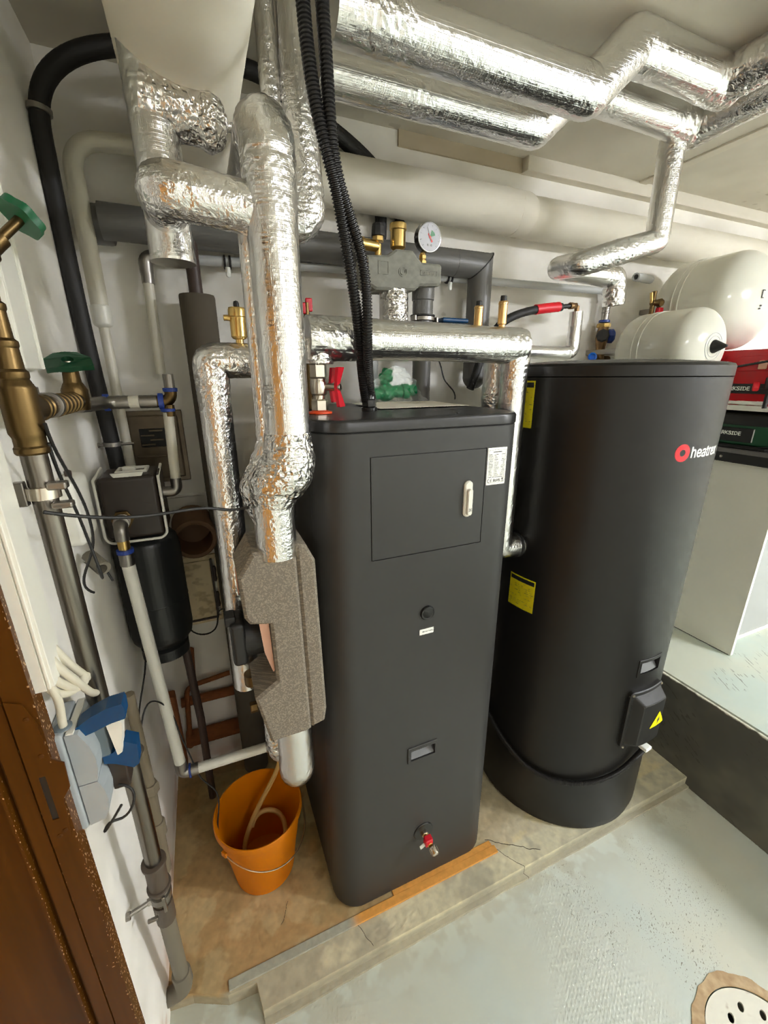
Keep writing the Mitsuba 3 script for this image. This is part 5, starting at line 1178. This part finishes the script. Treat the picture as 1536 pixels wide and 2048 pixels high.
k = add('loop_cable', tube(spline([(-0.232, 0.74, 1.02), (-0.212, 0.735, 1.005), (-0.214, 0.73, 0.975), (-0.235, 0.725, 0.955), (-0.258, 0.72, 0.955), (-0.263, 0.716, 0.948), (-0.250, 0.718, 0.962), (-0.232, 0.724, 0.985)], 60), 0.0024, 8), 'm_black', 40)
tag(k, 'small loop of black cable under the grey blue box', 'cable')
k = add('thin_wall_cable', tube(spline([(-0.255, 1.30, 0.93), (-0.268, 1.25, 0.86), (-0.285, 1.18, 0.78), (-0.282, 1.12, 0.74), (-0.245, 1.16, 0.86), (-0.215, 1.19, 0.82), (-0.19, 1.20, 0.70), (-0.168, 1.205, 0.555), (-0.15, 1.20, 0.48), (-0.115, 1.19, 0.42), (-0.125, 1.16, 0.30), (-0.095, 1.13, 0.15), (-0.085, 1.12, 0.056)], 90), 0.0024, 8), 'm_black', 40)
tag(k, 'thin dark cable hanging from the black tank down to the plinth', 'cable')
# round brown stub behind the black filter tank
k = add('clay_pipe_stub', put(lathe([(0.072, 0), (0.072, 0.16), (0.066, 0.165), (0.058, 0.16), (0.058, 0.05), (0, 0.05)], 36), (-0.085, 1.66, 1.225), A(0.05, -1, -0.08)), 'm_clay', 35)
tag('clay_pipe_stub', 'round brown pipe end sticking out of the back wall behind the black filter tank', 'pipe')
# soot doors
def hatch(key, x0, x1, z0, z1, m, label):
    y = YB
    add(key + '__frame', cat(cut(rb(x0, x1, y - 0.012, y + 0.002, z0, z1, 0.003), bx(x0 + 0.018, x1 - 0.018, y - 0.02, y + 0.01, z0 + 0.02, z1 - 0.02))), m, 30)
    tag(key, label, 'hatch')
hatch('soot_door', -0.255, -0.068, 1.385, 1.640, 'm_hatch', 'tarnished metal inspection hatch with a slotted window on the back wall')
add('soot_door__panel', cut(rb(-0.240, -0.083, YB - 0.020, YB, 1.400, 1.625, 0.008), bx(-0.210, -0.125, YB - 0.03, YB + 0.01, 1.515, 1.580)), 'm_hatch', 30)
add('soot_door__slot_back', bx(-0.212, -0.123, YB - 0.006, YB - 0.003, 1.512, 1.583), 'm_black')
for j in range(4):
    add('soot_door__slot_bar', rb(-0.208 + 0.028 * (j % 2), -0.165 + 0.028 * (j % 2), YB - 0.013, YB - 0.008, 1.520 + 0.016 * j, 1.526 + 0.016 * j, 0.001), 'm_hatch')
add('soot_door__ridge', rb(-0.228, -0.095, YB - 0.024, YB - 0.018, 1.478, 1.486, 0.002), 'm_hatch')
hatch('soot_door_001', -0.160, -0.012, 0.775, 1.075, 'm_cream', 'cream painted inspection hatch with a dark latch, lower on the back wall')
add('soot_door_001__panel', rb(-0.150, -0.046, YB - 0.018, YB, 0.800, 1.055, 0.004), 'm_cream', 30)
add('soot_door_001__edge_bar', cat(rb(-0.046, -0.038, YB - 0.022, YB - 0.012, 0.800, 1.060, 0.002), rb(-0.15, -0.04, YB - 0.022, YB - 0.012, 0.792, 0.800, 0.002)), 'm_dark_steel')
for z_ in (0.96, 0.845):
    add('soot_door_001__hinge', cat(cyl((-0.034, YB - 0.018, z_), Z_, 0.006, 0.065, 12), rb(-0.046, -0.026, YB - 0.020, YB - 0.014, z_ + 0.005, z_ + 0.018, 0.002), rb(-0.046, -0.026, YB - 0.020, YB - 0.014, z_ + 0.045, z_ + 0.058, 0.002)), 'm_dark_steel', 30)
k = add('hatch_cable', tube(spline([(-0.15, 1.62, 0.80), (-0.10, 1.60, 0.775), (-0.06, 1.58, 0.80), (-0.04, 1.55, 0.88), (-0.01, 1.45, 0.95), (0.0, 1.25, 1.04), (0.012, 1.05, 1.14), (0.02, 0.99, 1.17)], 60), 0.003, 8), 'm_black', 40)
tag(k, 'black pump cable looping past the cream hatch', 'cable')
# rusty bracket, pipes and stub low on the back wall
k = 'rusty_pipe_frame'
tag(k, 'rusty pipe bracket with cross bars low on the back wall', 'pipe frame')
add(k + '__bent_pipe', pipe([(-0.030, 1.675, 0.515), (-0.205, 1.66, 0.505), (-0.228, 1.655, 0.20)], 0.0105, 0.04, 16), 'm_rust', 35)
add(k + '__cross_bar', cyl((-0.235, 1.672, 0.425), A(1, 0, -0.02), 0.020, 0.25, 20), 'm_rust', 35)
add(k + '__cross_bar', cyl((-0.240, 1.665, 0.235), A(1, 0, -0.02), 0.034, 0.26, 24), 'm_rust', 35)
add(k + '__upright_plate', rb(-0.286, -0.246, 1.60, 1.65, 0.14, 0.52, 0.006), 'm_rust', 30)
k = add('rusty_stub', cut(cyl((-0.172, YB, 0.660), A(0, -1, -0.55), 0.0165, 0.11, 20), cyl((-0.172, YB - 0.03, 0.65), A(0, -1, -0.55), 0.012, 0.16, 20)), 'm_rust', 35)
tag(k, 'short rusty pipe stub sticking out of the back wall above the bracket', 'pipe')
k = 'filter_leg'
add(k, tube(np.array([(-0.160, 1.44, 0.90), (-0.150, 1.46, 0.50), (-0.160, 1.50, 0.055)]), 0.014, 16), 'm_dark_steel', 35)
tag(k, 'dark upright pipe under the black filter tank', 'pipe')
k = 'left_wall_pipe'
tag(k, 'old grey painted pipe in the corner beside the steel pipe, low on the left wall', 'pipe')
add(k + '__run', pipe([(-0.272, 1.10, 0.95), (-0.272, 1.10, 0.62), (-0.276, 1.09, 0.30), (-0.305, 1.085, 0.24)], 0.0135, 0.04, 18), 'm_old_pipe', 35)
add(k + '__nut', hexa((-0.272, 1.10, 0.60), Z_, 0.022, 0.035), 'm_old_pipe')
add(k + '__bracket', cyl((-0.300, 1.10, 0.66), X_, 0.006, 0.03, 12), 'm_old_pipe')
add(k + '__collar', cyl((-0.274, 1.095, 0.44), Z_, 0.020, 0.05, 20, 0.003), 'm_old_pipe', 35)

# ------------------------------------------------------------------ bucket with a hose in it
k = 'bucket'
tag(k, 'orange yellow plastic bucket with a wire handle on the plinth', 'bucket')
bc = A(0.010, 1.150, PAD + 0.0012)
bp_ = [(0, 0.0), (0.098, 0.0), (0.103, 0.004), (0.122, 0.150), (0.1245, 0.152), (0.139, 0.262), (0.146, 0.263), (0.1475, 0.268), (0.1475, 0.283), (0.145, 0.287), (0.1415, 0.286), (0.1385, 0.270), (0.121, 0.150), (0.1005, 0.006), (0, 0.006)]
bb_ = lathe(bp_, 72)
bb_ = M(np.delete(bb_.vertices, [], 0), bb_.faces); bb_.vertices += bc
add(k + '__body', bb_, 'm_bucket', 40)
hw_ = []
e1, e2 = A(-0.118, -0.092, 0.252), A(0.118, 0.092, 0.252)
d_ = A(0.615, -0.79, 0)
for a in np.linspace(0, math.pi, 40):
    pnt = e1 * (1 + math.cos(a)) / 2 + e2 * (1 - math.cos(a)) / 2
    lat = math.sin(a)
    hw_.append(bc + pnt + d_ * 0.155 * lat + A(0, 0, -0.085 * lat))
add(k + '__handle', tube(np.array(hw_), 0.0022, 8), 'm_nickel', 40)
for e in (e1, e2):
    add(k + '__handle_lug', put(rb(-0.010, 0.010, -0.008, 0.008, -0.003, 0.006, 0.002), bc + e * A(1.0, 1.0, 1.0), A(e[0], e[1], 0)), 'm_bucket', 30)
hp = spline([(0.112, 1.21, 0.60), (0.110, 1.225, 0.46), (0.085, 1.235, 0.36), (0.02, 1.215, 0.27), (-0.035, 1.185, 0.19), (-0.062, 1.145, 0.11), (-0.052, 1.10, 0.072), (0.005, 1.075, 0.070), (0.058, 1.10, 0.085), (0.092, 1.155, 0.15), (0.080, 1.20, 0.20), (0.03, 1.222, 0.215), (-0.02, 1.20, 0.185)], 120)
k = add('bucket_hose', tube(hp, 0.0085, 14), 'm_hose', 40)
tag(k, 'pale beige hose coiled inside the orange bucket', 'hose')

# ------------------------------------------------------------------ expansion vessels
def vessel(key, c, r, y0, y1, label):
    """axis along y, dome towards the camera at y0"""
    d = r * 0.52
    L = y1 - y0
    pr = [(0, 0)]
    for a in np.linspace(0.06, 1, 16):
        th = a * math.pi / 2
        pr.append((r * math.sin(th) ** 0.85, d * (1 - math.cos(th))))
    mid = L * 0.60
    pr += [(r, mid - 0.012), (r * 1.018, mid - 0.010), (r * 1.018, mid - 0.004), (r, mid - 0.002), (r, mid + 0.018), (r * 1.015, mid + 0.020), (r * 1.015, mid + 0.026), (r, mid + 0.028)]
    for a in np.linspace(1, 0.06, 16):
        th = a * math.pi / 2
        pr.append((r * math.sin(th) ** 0.85, L - d * (1 - math.cos(th))))
    pr.append((0, L))
    add(key + '__shell', put(lathe(pr, 72), (c[0], y0, c[1]), Y_), 'm_vessel', 40)
    tag(key, label, 'expansion vessel')
v1, v2 = (1.945, 1.860), (2.285, 2.064)
vessel('small_expansion_vessel', v1, 0.156, 1.150, 1.535, 'smaller cream expansion vessel with a black cone cap above the round tank')
add('small_expansion_vessel__cone_cap', put(lathe([(0.026, -0.006), (0.026, 0.004), (0.004, 0.050), (0, 0.052)], 28), (v1[0], 1.152, v1[1]), -Y_), 'm_black', 30)
for rr_ in (0.040, 0.052):
    tt_ = np.linspace(0, 2 * np.pi, 40)
    add('small_expansion_vessel__ring_mark', tube(np.c_[v1[0] + rr_ * np.cos(tt_), 1.1495 + 0.03 * (rr_ / 0.158) ** 2 + tt_ * 0, v1[1] + rr_ * np.sin(tt_)], 0.0012, 6, False), 'm_grey_pipe', 35)
vessel('large_expansion_vessel', v2, 0.203, 1.190, 1.61, 'larger cream expansion vessel mounted behind and above the smaller one')
add('large_expansion_vessel__bracket_mark', cat(bx(v2[0] - 0.030, v2[0] - 0.027, 1.187, 1.1895, v2[1] - 0.002, v2[1] + 0.030), bx(v2[0] - 0.030, v2[0] - 0.012, 1.187, 1.1895, v2[1] + 0.027, v2[1] + 0.030), bx(v2[0] - 0.030, v2[0] - 0.015, 1.187, 1.1895, v2[1] - 0.002, v2[1] + 0.001)), 'm_ink')
add('large_expansion_vessel__dash_mark', bx(v2[0] - 0.024, v2[0] - 0.015, 1.187, 1.1895, v2[1] - 0.034, v2[1] - 0.028), 'm_ink')
add('large_expansion_vessel__dash_mark', bx(v2[0] - 0.028, v2[0] - 0.02, 1.187, 1.1895, v2[1] - 0.046, v2[1] - 0.040), 'm_ink')
for x, z in ((v1[0], v1[1]),):
    add('small_expansion_vessel__wall_bracket', rb(x - 0.10, x + 0.10, 1.50, YB, z - 0.012, z + 0.012, 0.003), 'm_zinc')
add('large_expansion_vessel__wall_bracket', rb(v2[0] - 0.10, v2[0] + 0.10, 1.57, YB, v2[1] - 0.012, v2[1] + 0.012, 0.003), 'm_zinc')
k = 'vessel_valve'
tag(k, 'small brass valve with a red cap between the foil pipe and the expansion vessels', 'valve')
q = A(2.030, 1.500, 2.072)
add(k + '__body', cat(cyl(q + A(-0.03, 0, 0), A(1, -0.2, 0.05), 0.014, 0.06, 18, 0.002), cyl(q + A(-0.02, 0, -0.05), Z_, 0.010, 0.10, 14), hexa(q + A(0.005, -0.005, 0.0), A(1, -0.4, 0.1), 0.019, 0.02)), 'm_brass_old', 30)
add(k + '__stem', cyl(q + A(-0.028, 0, 0.0), A(-0.3, 0, 1), 0.007, 0.045, 12), 'm_brass', 35)
add(k + '__cap', rb(q[0] - 0.008, q[0] + 0.022, q[1] - 0.03, q[1] - 0.008, q[2] - 0.045, q[2] - 0.020, 0.005), 'm_red', 30)
k = 'pipe_stub'
add(k, cut(cyl((2.15, 1.64, 2.205), A(-1, -0.22, -0.03), 0.019, 0.15, 22, 0.002), cyl((2.05, 1.618, 2.202), A(-1, -0.22, -0.03), 0.012, 0.1, 20)), 'm_grey_pipe', 35)
tag(k, 'short grey pipe end on the back wall left of the larger expansion vessel', 'pipe')

# ------------------------------------------------------------------ workbench and the things on it
k = 'workbench'
tag(k, 'white workbench cabinet with a dark worktop on the raised platform', 'workbench')
bx0, by0, pz_ = 2.182, 0.910, 0.4685
add(k + '__side_panel', bx(bx0, bx0 + 0.019, by0, 1.64, pz_ + 0.004, 1.375), 'm_cabinet')
add(k + '__side_panel__edge_band', bx(bx0 + 0.0005, bx0 + 0.0185, by0 - 0.0012, by0 - 0.0001, pz_ + 0.004, 1.375), 'm_cabinet_edge')
add(k + '__foot_strip', bx(bx0 + 0.002, bx0 + 0.017, by0 + 0.01, 1.63, pz_, pz_ + 0.0045), 'm_black')
add(k + '__door', bx(2.245, 2.85, by0 + 0.075, by0 + 0.093, pz_ + 0.012, 1.36), 'm_grey_door')
add(k + '__door_gap', bx(2.2015, 2.244, by0 + 0.082, by0 + 0.090, pz_ + 0.012, 1.36), 'm_black')
add(k + '__base_rail', bx(2.2015, 2.85, by0 + 0.066, by0 + 0.09, pz_, pz_ + 0.011), 'm_cabinet_edge')
add(k + '__apron', bx(2.163, 2.9, by0 - 0.01, 1.64, 1.3755, 1.417), 'm_black')
add(k + '__apron_screw', put(lathe([(0.006, 0), (0.005, 0.002), (0, 0.003)], 12), (2.163, 1.145, 1.397), -X_), 'm_nickel', 35)
add(k + '__worktop', rb(2.155, 2.9, by0 - 0.02, 1.65, 1.4175, 1.437, 0.003), 'm_worktop')
def words_end(t_, h, end, x, z, sx=1.0):
    m = meshkit.text_mesh(t_, h, 0.0008, True)
    w_ = (m.bounds[1][0]) * sx
    return words(t_, h, np.asarray(end, float) - np.asarray(x, float) * w_, x, z, True, 0.0008, sx)
k = 'tool_case'
tag(k, 'dark green tool case with a black label on the workbench, under the shelf', 'case')
cx0 = 2.175
add(k + '__shell', rb(cx0, 2.75, 0.90, 1.42, 1.452, 1.565, 0.012), 'm_green_dark', 30)
add(k + '__lid', rb(cx0 - 0.004, 2.755, 0.895, 1.425, 1.535, 1.590, 0.012), 'm_black', 30)
add(k + '__label_panel', rb(cx0 - 0.0035, cx0 + 0.004, 1.05, 1.40, 1.468, 1.528, 0.002), 'm_black')
add(k + '__label_panel__edge', rb(cx0 - 0.005, cx0 + 0.002, 1.046, 1.049, 1.470, 1.526, 0.0008), 'm_grey_pipe')
add(k + '__label_panel__print', words_end('PARKSIDE', 0.0155, (cx0 - 0.0033, 1.094, 1.496), -Y_, -X_), 'm_label')
add(k + '__tray', cat(rb(cx0 - 0.006, 2.74, 0.99, 1.42, 1.4385, 1.4515, 0.003), pipe([(cx0 - 0.007, 1.42, 1.452), (cx0 - 0.007, 1.02, 1.452), (cx0 - 0.007, 0.99, 1.458), (cx0 - 0.007, 0.90, 1.458)], 0.0025, 0.01, 8)), 'm_black', 30)
k = 'tool_shelf'
tag(k, 'white edged shelf board carrying the red tool chest above the workbench', 'shelf')
add(k + '__board', bx(2.135, 2.9, 0.86, 1.66, 1.606, 1.624), 'm_bare_wood')
add(k + '__edging', bx(2.133, 2.1349, 0.86, 1.66, 1.604, 1.626), 'm_cabinet_edge')
for x in (2.80,):
    add(k + '__upright', bx(x, x + 0.02, 1.55, 1.65, 1.4375, 1.6055), 'm_bare_wood')
    add(k + '__upright', bx(2.30, 2.32, 1.55, 1.65, 1.4375, 1.6055), 'm_bare_wood')
k = 'tool_chest'
tag(k, 'glossy red metal tool chest with a black lettered band on the shelf', 'tool chest')
rx = 2.142
prf = [(0.93, 1.6265), (1.36, 1.6265), (1.36, 1.815), (1.30, 1.850), (1.02, 1.850), (0.93, 1.83)]
add(k + '__body', slabx(prf, rx, 2.62), 'm_red_paint')
add(k + '__band', rb(rx - 0.003, rx + 0.001, 1.00, 1.36, 1.674, 1.714, 0.001), 'm_black')
add(k + '__band__print', words_end('PARKSIDE', 0.0155, (rx - 0.0031, 1.087, 1.6870), -Y_, -X_), 'm_label')
add(k + '__raised_panel', rb(rx - 0.005, rx + 0.001, 1.03, 1.20, 1.765, 1.825, 0.003), 'm_red_paint', 30)
add(k + '__sensor', rb(rx - 0.010, rx - 0.003, 1.045, 1.075, 1.772, 1.806, 0.003), 'm_copper_label', 30)
add(k + '__handle', cat(cyl((rx - 0.03, 1.25, 1.765), A(0.1, -1, 0.18), 0.0045, 0.36, 10), rb(rx - 0.04, rx - 0.002, 1.17, 1.26, 1.752, 1.778, 0.006)), 'm_black', 30)
k = 'shelf_tap'
tag(k, 'small black device with a red knob hanging in front of the red tool chest', 'device')
add(k + '__body', cat(cyl((2.10, 1.00, 1.695), Z_, 0.018, 0.045, 16, 0.003), cyl((2.10, 1.00, 1.77), Z_, 0.020, 0.03, 14, 0.003), cyl((2.10, 1.0, 1.62), Z_, 0.008, 0.08, 12)), 'm_black', 30)
add(k + '__knob', cyl((2.098, 1.035, 1.704), A(-0.5, 0.8, 0), 0.018, 0.020, 16, 0.003), 'm_red_bright', 35)
add(k + '__green_clip', rb(2.085, 2.115, 0.97, 0.99, 1.685, 1.715, 0.004), 'm_green_pipe', 30)
k = add('white_rag', crumple(rb(2.136, 2.30, 1.02, 1.20, 1.6265, 1.645, 0.008).subdivide_to_size(0.012), 0.008, freq=30), 'm_label', 40)
tag('white_rag', 'white crumpled wrapper lying on the shelf at the foot of the red tool chest', 'wrapper')
k = 'dark_cabinet'
tag(k, 'black cabinet side behind the red tool chest under the larger vessel', 'cabinet')
add(k, rb(2.30, 2.75, 1.37, 1.60, 1.6265, 1.845, 0.004), 'm_black')
